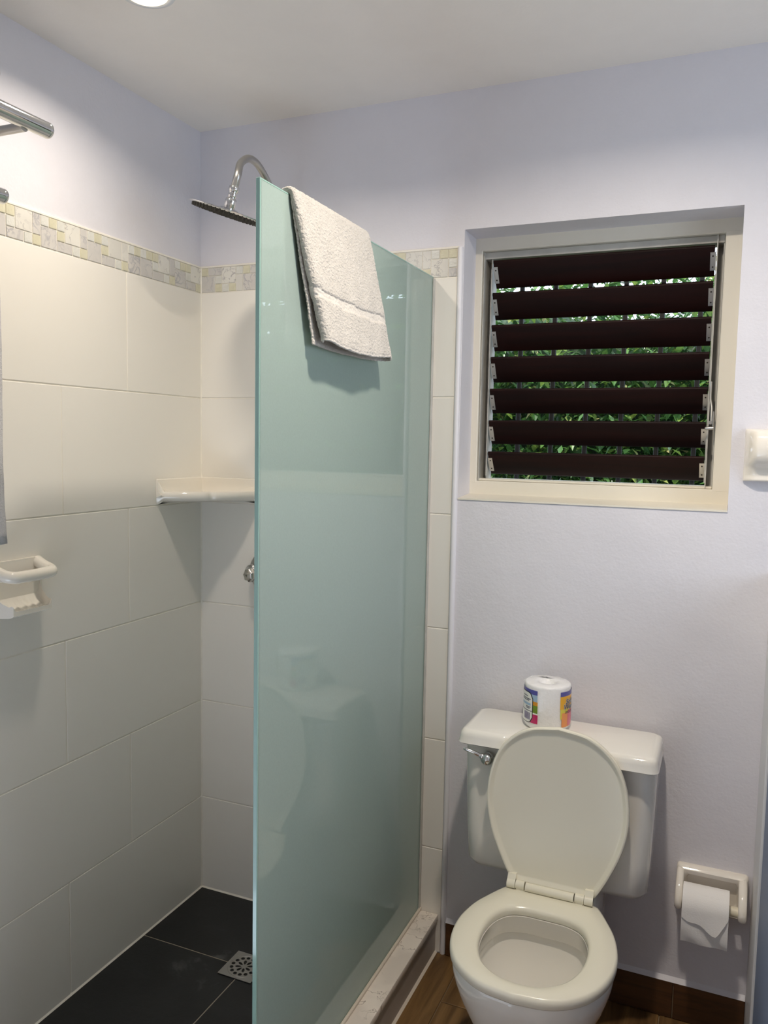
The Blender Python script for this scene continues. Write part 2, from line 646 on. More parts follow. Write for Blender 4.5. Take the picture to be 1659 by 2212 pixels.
KM = {'g': M['m_gold'], 't': M['m_tex'], 'm': M['m_marble'], 'w': M['m_white']}
KN = {'g': 'glass_mosaic', 't': 'glass_mosaic', 'm': 'marble_mosaic', 'w': 'marble_mosaic'}
rh = MH / 3
GM = 0.0011
tiles, nc = seq('PQPQPQPQPQPQQPQp')
for c, r, wd, hh, k in tiles:
    y1 = -(nc - c - wd) * CW - 0.002
    y0 = -(nc - c) * CW - 0.002
    zt = Z0 + MH - r * rh
    piece(KN[k], (-0.004, y0 + GM, zt - hh * rh + GM), (0.0012 if k in 'mw' else 0.0016, y1 - GM, zt - GM), KM[k], wall_left, 0.0008)
tiles, nc = seq('RRRRQPQ')
tiles += [(32, 0, 1, 1, 'g'), (32, 1, 1, 1, 't'), (32, 2, 1, 1, 'm')]
for c, r, wd, hh, k in tiles:
    x0 = 0.002 + c * CW * 0.993
    zt = Z0 + MH - r * rh
    piece(KN[k], (x0 + GM, -0.0012 if k in 'mw' else -0.0016, zt - hh * rh + GM), (x0 + wd * CW * 0.993 - GM, 0.004, zt - GM), KM[k], wall_back, 0.0008)
# caulk bead above the border, white edge trim of the tiling
for w_, lo, hi in ((wall_left, (-0.005, -1.42, Z0 + MH), (0.0015, 0, Z0 + MH + 0.006)), (wall_back, (0, -0.0015, Z0 + MH), (0.863, PB, Z0 + MH + 0.006))):
    obj('caulk_bead', box(lo, hi, 0.001), M['grout'], w_)
obj('corner_caulk', loft([[Vector((-0.001, 0.001, z_)), Vector((0.0042, 0.001, z_)), Vector((0.0042, -0.0016, z_)), Vector((0.0016, -0.0042, z_)), Vector((-0.001, -0.0042, z_))] for z_ in (0.0, Z0 + MH)]), M['grout'], wall_back)
obj('floor_caulk', loft([[Vector((0.0, yy, 0.0)), Vector((0.0, yy, 0.006)), Vector((0.005, yy, 0.0005))] for yy in (-1.42, 0.0)]), M['grout'], wall_left)
obj('floor_caulk', loft([[Vector((xx, 0.0, 0.0)), Vector((xx, 0.0, 0.006)), Vector((xx, -0.005, 0.0005))] for xx in (0.0, 0.70)]), M['grout'], wall_back)
rings = []
for z in (0.0, 2.068):
    rings.append([Vector((0.8605, 0.005, z)), Vector((0.8605, -0.002, z)), Vector((0.864, -0.006, z)), Vector((0.869, -0.0065, z)), Vector((0.8735, -0.004, z)), Vector((0.8755, 0.0005, z)), Vector((0.8758, 0.005, z))])
trim = struct(obj('trim_1', loft(rings), M['bullnose'], smooth=50))

# baseboard of wood-look tiles
bb = struct(obj('baseboard_back', box((0.8765, 0.0, 0.0), (1.693, PB, 0.1)), M['floor_grout'], origin=(0, 0, 0)))
for a, b in ((0.878, 0.917), (0.919, 1.517), (1.5195, 1.693)):
    piece('base_tile', (a, -0.006, 0.0015), (b, 0.002, 0.102), M['base'], bb)
bc = [Vector((0.8765, -0.006, 0.101)), Vector((1.693, -0.006, 0.101))]
obj('paint_line', loft([[Vector((xx, -0.006, 0.1018)), Vector((xx, PB, 0.1018)), Vector((xx, PB, 0.112))] for xx in (0.8765, 1.693)]), M['paint'], bb)

# ------------------------------------------------------------------ partition at the right edge of the frame
part = struct(obj('wall_partition', box((1.700, -0.80, 0), (1.745, PB, 1.22), 0.002), M['blue_panel'], origin=(1.72, -0.4, 0)))
obj('casing', box((1.694, -0.225, 0), (1.704, PB, 1.225), 0.003, 2), M['strip'], part)

# ------------------------------------------------------------------ shower curb
curb = thing('shower_curb', (0.775, -0.8, 0), 'low shower curb with pale veined marble top under the glass', 'curb')
obj('curb_body', box((0.706, -1.6, 0), (0.845, -0.0012, 0.099)), M['curb_side'], curb)
obj('top_slab', box((0.700, -1.6, 0.099), (0.853, -0.0012, 0.121), 0.004, 2), M['curb_stone'], curb, smooth=40)
obj('silicone_bead', loft([[Vector((0.845, yy, 0.0)), Vector((0.845, yy, 0.005)), Vector((0.852, yy, 0.0))] for yy in (-1.6, -0.002)]), M['silicone'], curb)

# ------------------------------------------------------------------ glass panel
GX = 0.787
glass = thing('shower_glass_panel', (GX, -0.46, 0.121), 'frosted pale green glass panel standing on the marble shower curb', 'glass panel')
obj('pane', box((GX - 0.005, -0.917, 0.124), (GX + 0.005, -0.004, 1.988), 0.0006), M['glass'], glass)
obj('polished_edge', box((GX - 0.0048, -0.9205, 0.124), (GX + 0.0048, -0.9165, 1.9915), 0.001), M['glass_edge'], glass)
obj('polished_edge', box((GX - 0.0048, -0.9165, 1.9875), (GX + 0.0048, -0.004, 1.9915), 0.001), M['glass_edge'], glass)
obj('wall_channel', box((GX + 0.0052, -0.014, 0.122), (GX + 0.0095, -0.0012, 1.985), 0.001), M['dull_alu'], glass)
obj('curb_channel', box((GX + 0.0052, -0.917, 0.1212), (GX + 0.0125, -0.002, 0.131), 0.002), M['silicone'], glass)

# ------------------------------------------------------------------ louvre window
win = struct(obj('window_1', box((0.870, 0.116, 1.366), (1.59, 0.20, 1.416), 0.002), M['frame'], origin=(0, 0, 0)))
obj('head_rail', box((0.870, 0.116, 2.080), (1.59, 0.20, 2.12), 0.002), M['frame'], win)
obj('jamb', box((0.870, 0.1155, 1.41), (0.897, 0.20, 2.085), 0.002), M['frame'], win)
obj('jamb', box((1.5455, 0.1155, 1.41), (1.59, 0.20, 2.085), 0.002), M['frame'], win)
# sloping painted sill lip and head plaster
obj('sill', loft([[Vector((xx, PB - 0.003, 1.366)), Vector((xx, PB - 0.003, 1.3705)), Vector((xx, 0.118, 1.378)), Vector((xx, 0.118, 1.366))] for xx in (0.8775, 1.5855)]), M['frame'], win)
# aluminium channels
for xa, xb in ((0.8985, 0.921), (1.526, 1.5445)):
    bm = box((xa, 0.185, 1.417), (xb, 0.19, 2.079))
    box((xa, 0.125, 1.417), (xa + 0.0025, 0.185, 2.079), bm=bm)
    box((xb - 0.0025, 0.140, 1.417), (xb, 0.185, 2.079), bm=bm)
    obj('side_channel', bm, M['dull_alu'], win)
obj('head_channel', box((0.8975, 0.135, 2.060), (1.5445, 0.19, 2.0795), 0.001), M['dull_alu'], win)
obj('bottom_channel', box((0.8985, 0.130, 1.4165), (1.5445, 0.19, 1.423), 0.001), M['frame'], win)
obj('link_bar', box((0.9215, 0.127, 1.432), (0.9235, 0.134, 2.03)), M['dull_alu'], win)
obj('link_bar', box((1.5235, 0.127, 1.432), (1.5255, 0.134, 2.03)), M['dull_alu'], win)
# blades: cross-section in (y,z), leaning outwards towards the bottom
for i in range(7):
    yt, zt = 0.124, 2.053 - 0.0918 * i
    yb, zb = 0.169, 1.981 - 0.0910 * i
    if i == 6:
        yb, zb = 0.174, 1.437
    d = Vector((0, yb - yt, zb - zt)).normalized()
    n = Vector((0, -d.z, d.y)) * -1
    if n.y < 0:
        n = -n
    T = Vector((0, yt, zt))
    Bq = Vector((0, yb, zb))
    prof = []
    for q, s in ((T, -1), (Bq, 1)):
        c = q - d * s * 0.0055
        for a in range(7):
            an = PI * a / 6
            if s < 0:
                prof.append(c + (-n) * math.cos(an) * 0.0055 + (-d) * math.sin(an) * 0.0055)
            else:
                prof.append(c + n * math.cos(an) * 0.0055 + d * math.sin(an) * 0.0055)
    blade = obj('louver_blade', loft([[p + Vector((xx, 0, 0)) for p in prof] for xx in (0.928, 1.5215)]), M['louver'], win, smooth=40)
    for side, (xa, xb) in enumerate(((0.9265, 0.9395), (1.5105, 1.5235))):
        a0 = T + d * 0.017 - n * 0.0072
        a1 = T + d * 0.066 - n * 0.0072
        bm = bmesh.new()
        q = [a0 - n * 0.0008, a1 - n * 0.0008, a1 + n * 0.0010, a0 + n * 0.0010]
        loft([[p + Vector((xx, 0, 0)) for p in q] for xx in (xa, xb)], bm=bm)
        xs = 0.9255 if side == 0 else 1.5225
        fl = [a0 + d * 0.004, a1 + d * 0.0, a1 + n * 0.014, a0 + n * 0.014]
        loft([[p + Vector((xx, 0, 0)) for p in fl] for xx in (xs, xs + 0.0018)], bm=bm)
        obj('blade_clip', bm, M['alu'], blade)
        bm = bmesh.new()
        for f in (0.2, 0.8):
            c = a0.lerp(a1, f) + Vector(((xa + xb) / 2, 0, 0)) - n * 0.0008
            lathe([(0.0022, 0), (0.0022, 0.0008), (0.001, 0.0012)], c, -n, 8, bm)
        obj('clip_screws', bm, M['screw'], blade)
# operator lever
bm = tube([(1.5295, 0.120, 1.70), (1.5300, 0.118, 1.655), (1.5340, 0.112, 1.632), (1.5350, 0.108, 1.595)], 0.0028, 10)
obj('operator_rod', bm, M['alu'], win, smooth=40)
bm = box((1.537, 0.100, 1.572), (1.541, 0.112, 1.622), 0.0015)
lathe([(0.0045, 0), (0.0045, 0.018), (0.003, 0.021)], (1.541, 0.100, 1.577), (-1, 0, 0), 14, bm)
lathe([(0.005, 0), (0.005, 0.006)], (1.533, 0.108, 1.592), (0, -1, 0), 12, bm)
obj('operator_handle', bm, M['steel'], win, smooth=40)

# security grille outside
gr = thing('window_grille', (1.23, 0.29, 1.30), 'black iron security bars fixed outside the louvre window', 'window grille')
for k in range(8):
    xb = 0.875 + 0.1022 * k
    obj('bar', box((xb - 0.0065, 0.275, 1.30), (xb + 0.0065, 0.288, 2.20), 0.001), M['black_metal'], gr)
for zz in (1.465, 2.12):
    obj('cross_bar', box((0.80, 0.2885, zz), (1.66, 0.294, zz + 0.014), 0.001), M['black_metal'], gr)


# ------------------------------------------------------------------ garden outside
def leaves(name, n, x0, x1, y0, y1, z0, z1, size, dens, label, seed):
    rnd = random.Random(seed)
    vs, fs, tn = [], [], []
    while len(fs) < n * 2:
        c = Vector((rnd.uniform(x0, x1), rnd.uniform(y0, y1), rnd.uniform(z0, z1)))
        if rnd.random() > dens(c):
            continue
        s = size * rnd.uniform(0.6, 1.3)
        e = Matrix.Rotation(rnd.uniform(0, 2 * PI), 3, 'Z') @ Matrix.Rotation(rnd.uniform(-1.0, 1.0), 3, 'X')
        b = len(vs)
        for p in ((0, -1, 0), (0.42, 0, 0.12), (0, 1, -0.1), (-0.42, 0, 0.12)):
            vs.append(c + e @ (Vector(p) * s))
        fs += [(b, b + 1, b + 2), (b, b + 2, b + 3)]
        tn += [min(1, max(0, rnd.gauss(0.42, 0.24)))] * 4
    off = Vector(((x0 + x1) / 2, (y0 + y1) / 2, z0))
    me = bpy.data.meshes.new(name)
    me.from_pydata([tuple(v - off) for v in vs], [], fs)
    at = me.attributes.new('tone', 'FLOAT', 'POINT')
    at.data.foreach_set('value', tn)
    me.materials.append(M['leaf'])
    o = bpy.data.objects.new(name, me)
    o.location = off
    link(o)
    tag(o, label, 'hedge', kind='stuff')
    return o


def dens_h(c):
    return 1.0 if c.z < 2.0 + 0.12 * math.sin(c.x * 5) else 0.45 if c.z < 2.3 else 0.2


HEDGE = leaves('hedge', 26000, -0.4, 3.2, 1.35, 1.85, 0.9, 2.65, 0.032, dens_h, 'dense green leafy hedge seen through the louvre gaps', 3)
leaves('background_shrubbery', 14000, -2.0, 5.5, 3.0, 3.8, 0.2, 2.75, 0.06, lambda c: 1.0 if c.z < 2.5 else 0.6, 'darker shrubbery farther back behind the leafy hedge', 5)
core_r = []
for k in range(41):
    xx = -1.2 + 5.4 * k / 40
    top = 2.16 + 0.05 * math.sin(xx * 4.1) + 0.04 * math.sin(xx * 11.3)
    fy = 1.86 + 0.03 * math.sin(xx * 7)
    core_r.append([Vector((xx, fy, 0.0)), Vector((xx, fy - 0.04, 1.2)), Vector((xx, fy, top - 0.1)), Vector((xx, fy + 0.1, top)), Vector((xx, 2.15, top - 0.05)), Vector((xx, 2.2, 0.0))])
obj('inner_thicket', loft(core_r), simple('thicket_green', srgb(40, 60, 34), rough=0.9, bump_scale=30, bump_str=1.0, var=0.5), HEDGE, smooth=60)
struct(obj('ground', box((-6, 0.22, -0.3), (9, 12, 0.0)), M['earth']))

# ------------------------------------------------------------------ ceiling downlights
def downlight(name, xy, key, label):
    t = thing(name, (xy[0], xy[1], CZ), label, 'ceiling lamp', 'recessed ceiling lamps')
    rg = [(0.046, 0.0), (0.046, -0.008), (0.052, -0.011), (0.060, -0.010), (0.064, -0.004), (0.064, 0.0)]
    obj('trim_ring', lathe(rg + [rg[0]], (xy[0], xy[1], CZ), (0, 0, 1), 40, cap0=False, cap1=False), M['strip'], t, smooth=50)
    obj('diffuser', lathe([(0.0458, -0.001), (0.0455, -0.012), (0.040, -0.0155), (0.02, -0.017), (0.0, -0.017)], (xy[0], xy[1], CZ), (0, 0, 1), 32), M['lamp_glow'], t, smooth=60)
    ld = bpy.data.lights.new(name + '_light', 'AREA')
    ld.shape = 'DISK'
    ld.size = 0.085
    ld.energy = LAMP_WATT[key]
    ld.color = LAMP_COL
    ld.spread = math.radians(LAMP_SPREAD[key])
    lo = bpy.data.objects.new('lamp_light', ld)
    lo.location = (0, 0, -0.019)
    link(lo, t)


downlight('ceiling_downlight', LAMP_A, 'A', 'recessed ceiling lamp glowing warm above the shower')
downlight('ceiling_downlight', LAMP_B, 'B', 'recessed ceiling lamp above the toilet, out of frame')


# ------------------------------------------------------------------ toilet
toilet = thing('toilet', (1.22, -0.3, 0), 'white close-coupled toilet with raised seat lid under the window', 'toilet')
TX = 1.2185
# tank
rings = []
for z, hw, yf, yb, r in ((0.400, 0.205, -0.160, -0.03, 0.03), (0.404, 0.222, -0.180, -0.02, 0.035), (0.420, 0.233, -0.190, -0.014, 0.04), (0.50, 0.2365, -0.193, -0.012, 0.04), (0.62, 0.240, -0.197, -0.012, 0.04), (0.746, 0.243, -0.200, -0.012, 0.04)):
    rings.append(rrect(TX - hw, TX + hw, yf, yb, r, z, 6))
obj('tank', loft(rings), M['porcelain'], toilet, smooth=50)


# tank lid outline with a recessed centre of the front edge
def lid_outline(ins, z):
    x0, x1 = 0.9655 + ins, 1.4675 - ins
    yb, yf = -0.008 - ins, -0.226 + ins
    yr = yf + 0.03
    pts = []

    def arc(cx, cy, r, a0, a1, n=6):
        for k in range(n + 1):
            a = math.radians(a0 + (a1 - a0) * k / n)
            pts.append(Vector((cx + r * math.cos(a), cy + r * math.sin(a), z)))
    r = 0.022
    arc(x1 - r, yb - r, r, 90, 0)
    arc(x1 - r, yf + r, r, 0, -90)
    for k in range(7):
        t = k / 6
        s = t * t * (3 - 2 * t)
        pts.append(Vector((1.350 - 0.045 * t, yf + (yr - yf) * s, z)))
    for k in range(7):
        t = k / 6
        s = t * t * (3 - 2 * t)
        pts.append(Vector((1.132 - 0.045 * t, yr + (yf - yr) * s, z)))
    arc(x0 + r, yf + r, r, 270, 180)
    arc(x0 + r, yb - r, r, 180, 90)
    return pts


obj('tank_lid', loft([lid_outline(i_, z_) for i_, z_ in ((0.014, 0.744), (0.004, 0.7445), (0.0, 0.748), (0.0015, 0.753), (0.0035, 0.765), (0.005, 0.773), (0.010, 0.7795), (0.018, 0.782))]), M['porcelain'], toilet, smooth=55)
# flush lever
hx, hy, hz = 1.046, -0.197, 0.714
bm = lathe([(0.012, 0), (0.012, 0.006), (0.015, 0.012), (0.0165, 0.022), (0.0145, 0.032), (0.008, 0.038), (0.0, 0.0395)], (hx, hy, hz), (0.05, -1, 0), 24)
tube(catmull([(hx, hy - 0.026, hz + 0.004), (hx - 0.016, hy - 0.03, hz + 0.009), (hx - 0.032, hy - 0.034, hz + 0.016), (hx - 0.058, hy - 0.036, hz + 0.023)], 5), [0.0105] + [0.008] * 4 + [0.0052] * 5 + [0.0048] * 5 + [0.003], 14, bm=bm)
obj('flush_lever', bm, M['chrome'], toilet, smooth=60)

# seat / bowl outline in (x, forward)
BX, BY = 1.2305, -0.245
half = [(0.0, 0.0), (0.06, 0.0), (0.106, 0.0), (0.117, 0.006), (0.142, 0.052), (0.170, 0.115), (0.1845, 0.195), (0.1755, 0.275), (0.142, 0.342), (0.080, 0.388), (0.0, 0.402)]


def egg(scale_pts=half, k=6):
    r = catmull([Vector((a, b, 0)) for a, b in scale_pts], k)
    l = [Vector((-p.x, p.y, 0)) for p in reversed(r[1:-1])]
    return r + l


EG = egg()
CEN = Vector((0, 0.19, 0))


def eg(scale, z, dy=0.0, sy=None):
    sy = sy or scale
    return [Vector((BX + p.x * scale, BY - (0.19 + (p.y - 0.19) * sy) + dy, z)) for p in EG]


half_h = [(0.0, 0.080), (0.05, 0.082), (0.088, 0.100), (0.111, 0.142), (0.119, 0.20), (0.112, 0.26), (0.088, 0.314), (0.046, 0.348), (0.0, 0.357)]
k_h = 1
HH = catmull([Vector((a, b, 0)) for a, b in half_h], 15)
# resample hole to the same count as the outer outline
def resample(pts, n):
    L = [0]
    for a, b in zip(pts, pts[1:]):
        L.append(L[-1] + (b - a).length)
    out = []
    for q in range(n):
        t = L[-1] * q / (n - 1)
        i_ = max(j for j in range(len(L)) if L[j] <= t + 1e-9)
        if i_ >= len(pts) - 1:
            out.append(pts[-1].copy())
        else:
            f = (t - L[i_]) / (L[i_ + 1] - L[i_])
            out.append(pts[i_].lerp(pts[i_ + 1], f))
    return out


nh = len(EG) // 2 + 1
ER = resample(catmull([Vector((a, b, 0)) for a, b in half], 6), nh)
HR = resample(HH, nh)
EO = ER + [Vector((-p.x, p.y, 0)) for p in reversed(ER[1:-1])]
HO = HR + [Vector((-p.x, p.y, 0)) for p in reversed(HR[1:-1])]


def ring_mix(t, z, grow=0.0):
    out = []
    for a, b in zip(EO, HO):
        p = a.lerp(b, t)
        if grow:
            d = (a - b).normalized()
            p = p + d * grow
        out.append(Vector((BX + p.x, BY - p.y, z)))
    return out


SZ = 0.405
seat_r = [ring_mix(0.06, SZ - 0.024), ring_mix(0.0, SZ - 0.020), ring_mix(0.0, SZ - 0.009), ring_mix(0.03, SZ - 0.003), ring_mix(0.10, SZ), ring_mix(0.5, SZ + 0.001), ring_mix(0.86, SZ - 0.002), ring_mix(0.96, SZ - 0.006), ring_mix(1.0, SZ - 0.013), ring_mix(0.97, SZ - 0.024)]
bm = loft(seat_r + [seat_r[0]], False, False)
bmesh.ops.remove_doubles(bm, verts=bm.verts[:], dist=1e-6)
seat = obj('seat', bm, M['plastic'], toilet, smooth=60)

# bowl outside and inside
rz = SZ - 0.026
out_r = []
for sc, z, dy, sy in ((0.56, 0.0, -0.02, 0.72), (0.58, 0.02, -0.02, 0.72), (0.55, 0.10, -0.015, 0.66), (0.60, 0.18, -0.01, 0.68), (0.74, 0.25, -0.005, 0.80), (0.88, 0.30, 0.0, 0.91), (0.945, 0.335, 0, 0.955), (0.955, 0.345, 0, 0.965), (0.965, 0.352, 0, 0.97), (0.97, 0.372, 0, 0.972), (0.955, rz, 0, 0.96)):
    out_r.append([Vector((BX + p.x * sc, BY - (0.19 + (p.y - 0.19) * sy) + dy, z)) for p in EO])
inn = []
for sc, z, f0 in ((1.0, rz, 0), (1.03, rz - 0.006, 0), (1.06, rz - 0.045, 0), (1.12, rz - 0.052, 0), (1.10, rz - 0.075, 0), (0.98, rz - 0.12, 0.0), (0.72, rz - 0.17, 0.0), (0.48, rz - 0.205, 0.0), (0.30, rz - 0.225, 0)):
    inn.append([Vector((BX + p.x * sc, BY - (0.215 + (p.y - 0.215) * sc), z)) for p in HO])
obj('bowl', loft(out_r + inn), M['porcelain'], toilet, smooth=55)
wl = [Vector((BX + p.x * 0.62, BY - (0.215 + (p.y - 0.215) * 0.62), rz - 0.186)) for p in HO]
bm = bmesh.new()
bm.faces.new([bm.verts.new(p) for p in wl])
obj('water', bm, M['water'], toilet)
# rear shelf joining bowl and tank, pedestal back
bm = loft([rrect(BX - hw, BX + hw, ya, -0.03, 0.03, z, 5) for z, hw, ya in ((0.0, 0.095, -0.42), (0.04, 0.092, -0.42), (0.11, 0.092, -0.36), (0.16, 0.10, -0.285), (0.32, 0.11, -0.275), (0.376, 0.105, -0.268), (0.399, 0.10, -0.19))])
obj('pedestal', bm, M['porcelain'], toilet, smooth=55)

# lid, standing open and leaning on the tank lid
LL = 0.412
lean = math.radians(1.2)
HY, HZ = BY + 0.004, SZ + 0.012
lh = [(0.0, 0.0), (0.05, 0.0), (0.098, 0.0), (0.111, 0.012), (0.136, 0.06), (0.162, 0.125), (0.176, 0.20), (0.168, 0.283), (0.138, 0.350), (0.079, 0.397), (0.0, LL)]
LE = egg(lh)


def lidring(sc, h):
    out = []
    for p in LE:
        f = 0.215 + (p.y - 0.215) * (1 - (1 - sc) * 0.8)
        out.append(Vector((BX + 0.001 + p.x * sc, HY + f * math.sin(lean) + h * math.cos(lean), HZ + 0.002 + f * math.cos(lean) - h * math.sin(lean))))
    return out


obj('lid', loft([lidring(0.90, 0.0), lidring(0.925, -0.001), lidring(0.955, -0.0065), lidring(0.975, -0.0075), lidring(0.992, -0.006), lidring(1.0, -0.001), lidring(0.998, 0.006), lidring(0.975, 0.011), lidring(0.92, 0.013)]), M['plastic'], toilet, smooth=45)
# hinges
for s in (-1, 1):
    hxc = BX - 0.004 + s * 0.074
    bm = tube([(hxc - 0.011, HY - 0.012, HZ - 0.001), (hxc + 0.011, HY - 0.012, HZ - 0.001)], 0.0105, 18)
    box((hxc - 0.010, HY - 0.020, SZ - 0.006), (hxc + 0.010, HY + 0.004, HZ - 0.004), 0.002, bm=bm)
    obj('hinge', bm, M['plastic'], toilet, smooth=45)
    hl = BX - 0.004 + s * 0.0965
    bm = tube([(hl - 0.0105, HY - 0.012, HZ - 0.001), (hl + 0.0105, HY - 0.012, HZ - 0.001)], 0.012, 18)
    loft([[Vector((hl - 0.0105, HY - 0.022, z_)), Vector((hl + 0.0105, HY - 0.022, z_)), Vector((hl + 0.0105, HY + 0.006, z_)), Vector((hl - 0.0105, HY + 0.006, z_))] if z_ < HZ + 0.01 else [Vector((hl - 0.0105, HY - 0.008, z_)), Vector((hl + 0.0105, HY - 0.008, z_)), Vector((hl + 0.0105, HY + 0.006, z_)), Vector((hl - 0.0105, HY + 0.006, z_))] for z_ in (HZ, HZ + 0.022)], bm=bm)
    obj('lid_knuckle', bm, M['plastic'], toilet, smooth=45)
obj('hinge_bar', tube([(BX - 0.064, HY - 0.012, HZ - 0.003), (BX + 0.056, HY - 0.012, HZ - 0.003)], 0.0105, 18), M['plastic'], toilet, smooth=45)

# ------------------------------------------------------------------ wrapped toilet roll on the tank lid
RX, RY, RZ_, RR, RHH = 1.171, -0.088, 0.782, 0.0605, 0.118
wr = thing('wrapped_toilet_roll', (RX, RY, RZ_), 'plastic wrapped toilet roll with colourful label on the tank lid', 'toilet roll')
prof = [(0.0, 0.0), (0.052, 0.0), (0.058, 0.004), (RR, 0.012), (RR, 0.05), (RR, RHH - 0.006), (0.0597, RHH - 0.002), (0.0565, RHH), (0.036, RHH + 0.0005), (0.024, RHH), (0.021, RHH - 0.003), (0.018, RHH - 0.010), (0.0, RHH - 0.011)]
bm = lathe(prof, (RX, RY, RZ_), (0, 0, 1), 48)
rr = random.Random(4)
for v in bm.verts:
    d = Vector((v.co.x - RX, v.co.y - RY, 0))
    if d.length > 0.03:
        a = math.atan2(d.y, d.x)
        f = 1 + 0.006 * math.sin(a * 9 + v.co.z * 60) + 0.004 * math.sin(a * 17 - v.co.z * 140)
        v.co.x, v.co.y = RX + d.x * f, RY + d.y * f
        if v.co.z > RZ_ + 0.1:
            v.co.z += 0.0005 * math.sin(a * 11) * (1 if d.length > 0.04 else 0)
obj('wrapped_paper', bm, M['film'], wr, smooth=60)
tuft = [Vector((RX - 0.03, RY + 0.042, RZ_ + RHH - 0.002)), Vector((RX - 0.058, RY + 0.03, RZ_ + RHH - 0.004)), Vector((RX - 0.075, RY + 0.03, RZ_ + RHH - 0.016))]
bm = loft([[p + Vector((0, 0.0, 0)), p + Vector((0.006, 0.012, 0.002)), p + Vector((0.012, 0.0, 0.004))] for p in tuft])
obj('film_tuft', bm, M['film'], wr)
VA = math.atan2(CP.y - RY, CP.x - RX)     # the side of the roll turned into the room


def patch(name, a0, a1, z0, z1, mat, off=0.0009, rnd_=0.0, nx=14, tilt=0.0):
    bm = bmesh.new()
    g = []
    for j in range(2):
        row = []
        for i_ in range(nx + 1):
            t = i_ / nx
            a = VA + math.radians(a0 + (a1 - a0) * t)
            z = (z0, z1)[j] + tilt * t
            r = RR * 1.006 + off + 0.0002
            row.append(bm.verts.new((RX + r * math.cos(a), RY + r * math.sin(a), RZ_ + z)))
        g.append(row)
    for i_ in range(nx):
        bm.faces.new((g[0][i_], g[0][i_ + 1], g[1][i_ + 1], g[1][i_]))
    return obj(name, bm, mat, wr)


def pm(name, c):
    return simple('print_' + name, c, rough=0.3, coat=0.4)


P_white, P_blue, P_sky = pm('white', srgb(238, 238, 232)), pm('violet_blue', srgb(84, 84, 160)), pm('sky', srgb(160, 186, 210))
P_or, P_gr, P_mag = pm('orange', srgb(214, 146, 40)), pm('green', srgb(110, 140, 40)), pm('magenta', srgb(190, 24, 96))
P_yel, P_peach, P_pink, P_ink = pm('yellow', srgb(236, 176, 40)), pm('peach', srgb(236, 150, 80)), pm('pink', srgb(226, 110, 130)), pm('ink', srgb(26, 26, 70))
P_blk, P_lime, P_viol = pm('black', srgb(24, 24, 26)), pm('lime', srgb(220, 206, 70)), pm('violet', srgb(100, 90, 140))
# left label
patch('label', -110, -24, 0.094, 0.106, P_blue)
patch('label', -110, -24, 0.076, 0.094, P_sky)
patch('label', -110, -23, 0.066, 0.0765, P_or)
patch('label', -110, -23, 0.046, 0.066, P_gr)
patch('label', -110, -22.5, 0.042, 0.046, P_white)
patch('label', -110, -22, 0.018, 0.042, P_mag)


def rounded_panel(name, a0, a1, z0, z1, r, mat, off):
    bm = bmesh.new()
    kr = RR * math.radians(1)
    vs = []
    for p in rrect(a0 * kr, a1 * kr, z0, z1, r, 0, 6):
        a = VA + p.x / RR
        rr_ = RR * 1.006 + off
        vs.append((RX + rr_ * math.cos(a), RY + rr_ * math.sin(a), RZ_ + p.y))
    cols = []
    # strips between left and right halves keep the panel curved
    n = 10
    rows = []
    for j in range(n + 1):
        t = j / n
        aa = a0 + (a1 - a0) * t
        dx = min(aa - a0, a1 - aa) * kr
        ins = r - math.sqrt(max(0, r * r - (r - dx) ** 2)) if dx < r else 0
        a = VA + math.radians(aa)
        rr_ = RR * 1.006 + off
        rows.append((bm.verts.new((RX + rr_ * math.cos(a), RY + rr_ * math.sin(a), RZ_ + z0 + ins)), bm.verts.new((RX + rr_ * math.cos(a), RY + rr_ * math.sin(a), RZ_ + z1 - ins))))
    for (a_, b_), (c_, d_) in zip(rows, rows[1:]):
        bm.faces.new((a_, c_, d_, b_))
    return obj(name, bm, mat, wr)


rounded_panel('label_outline', -110, -35.5, 0.016, 0.0985, 0.016, P_blk, 0.0014)
rounded_panel('label_panel', -109, -37.5, 0.018, 0.0965, 0.015, P_white, 0.0018)
for zz, a0, a1 in ((0.086, -72, -52), (0.079, -78, -42), (0.075, -78, -48), (0.058, -60, -42), (0.0545, -58, -45), (0.048, -84, -38)):
    patch('small_print', a0, a1, zz, zz + 0.0016, P_ink, 0.0022, nx=6)
patch('small_print', -80, -42, 0.063, 0.069, P_sky, 0.0021, nx=6)
for k in range(7):
    patch('barcode_line', -66 + k * 3.4, -66 + k * 3.4 + 2.0, 0.025, 0.044, P_viol, 0.0022, nx=1)
# right label
patch('label', 33, 105, 0.094, 0.106, P_blue)
patch('label', 33, 105, 0.060, 0.094, P_yel)
patch('label', 34, 105, 0.034, 0.060, P_lime)
patch('label', 38, 105, 0.012, 0.050, P_peach, 0.0012)
patch('label', 58, 105, 0.014, 0.056, P_pink, 0.0015)


def curved_text(txt, a_start, z, size, mat, off, bold=0.0):
    cu = bpy.data.curves.new('brand_text', 'FONT')
    cu.body = txt
    cu.size = size
    cu.shear = 0.25
    cu.offset = bold
    cu.resolution_u = 3
    to = bpy.data.objects.new('brand_text', cu)
    COL.objects.link(to)
    dg = bpy.context.evaluated_depsgraph_get()
    me = bpy.data.meshes.new_from_object(to.evaluated_get(dg))
    bpy.data.objects.remove(to)
    bm = bmesh.new()
    bm.from_mesh(me)
    bpy.data.meshes.remove(me)
    for v in bm.verts:
        a = VA + math.radians(a_start) + v.co.x / RR
        r = RR * 1.006 + off
        zz = v.co.y
        v.co = Vector((RX + r * math.cos(a), RY + r * math.sin(a), RZ_ + z + zz))
    return obj('brand_text', bm, mat, wr)


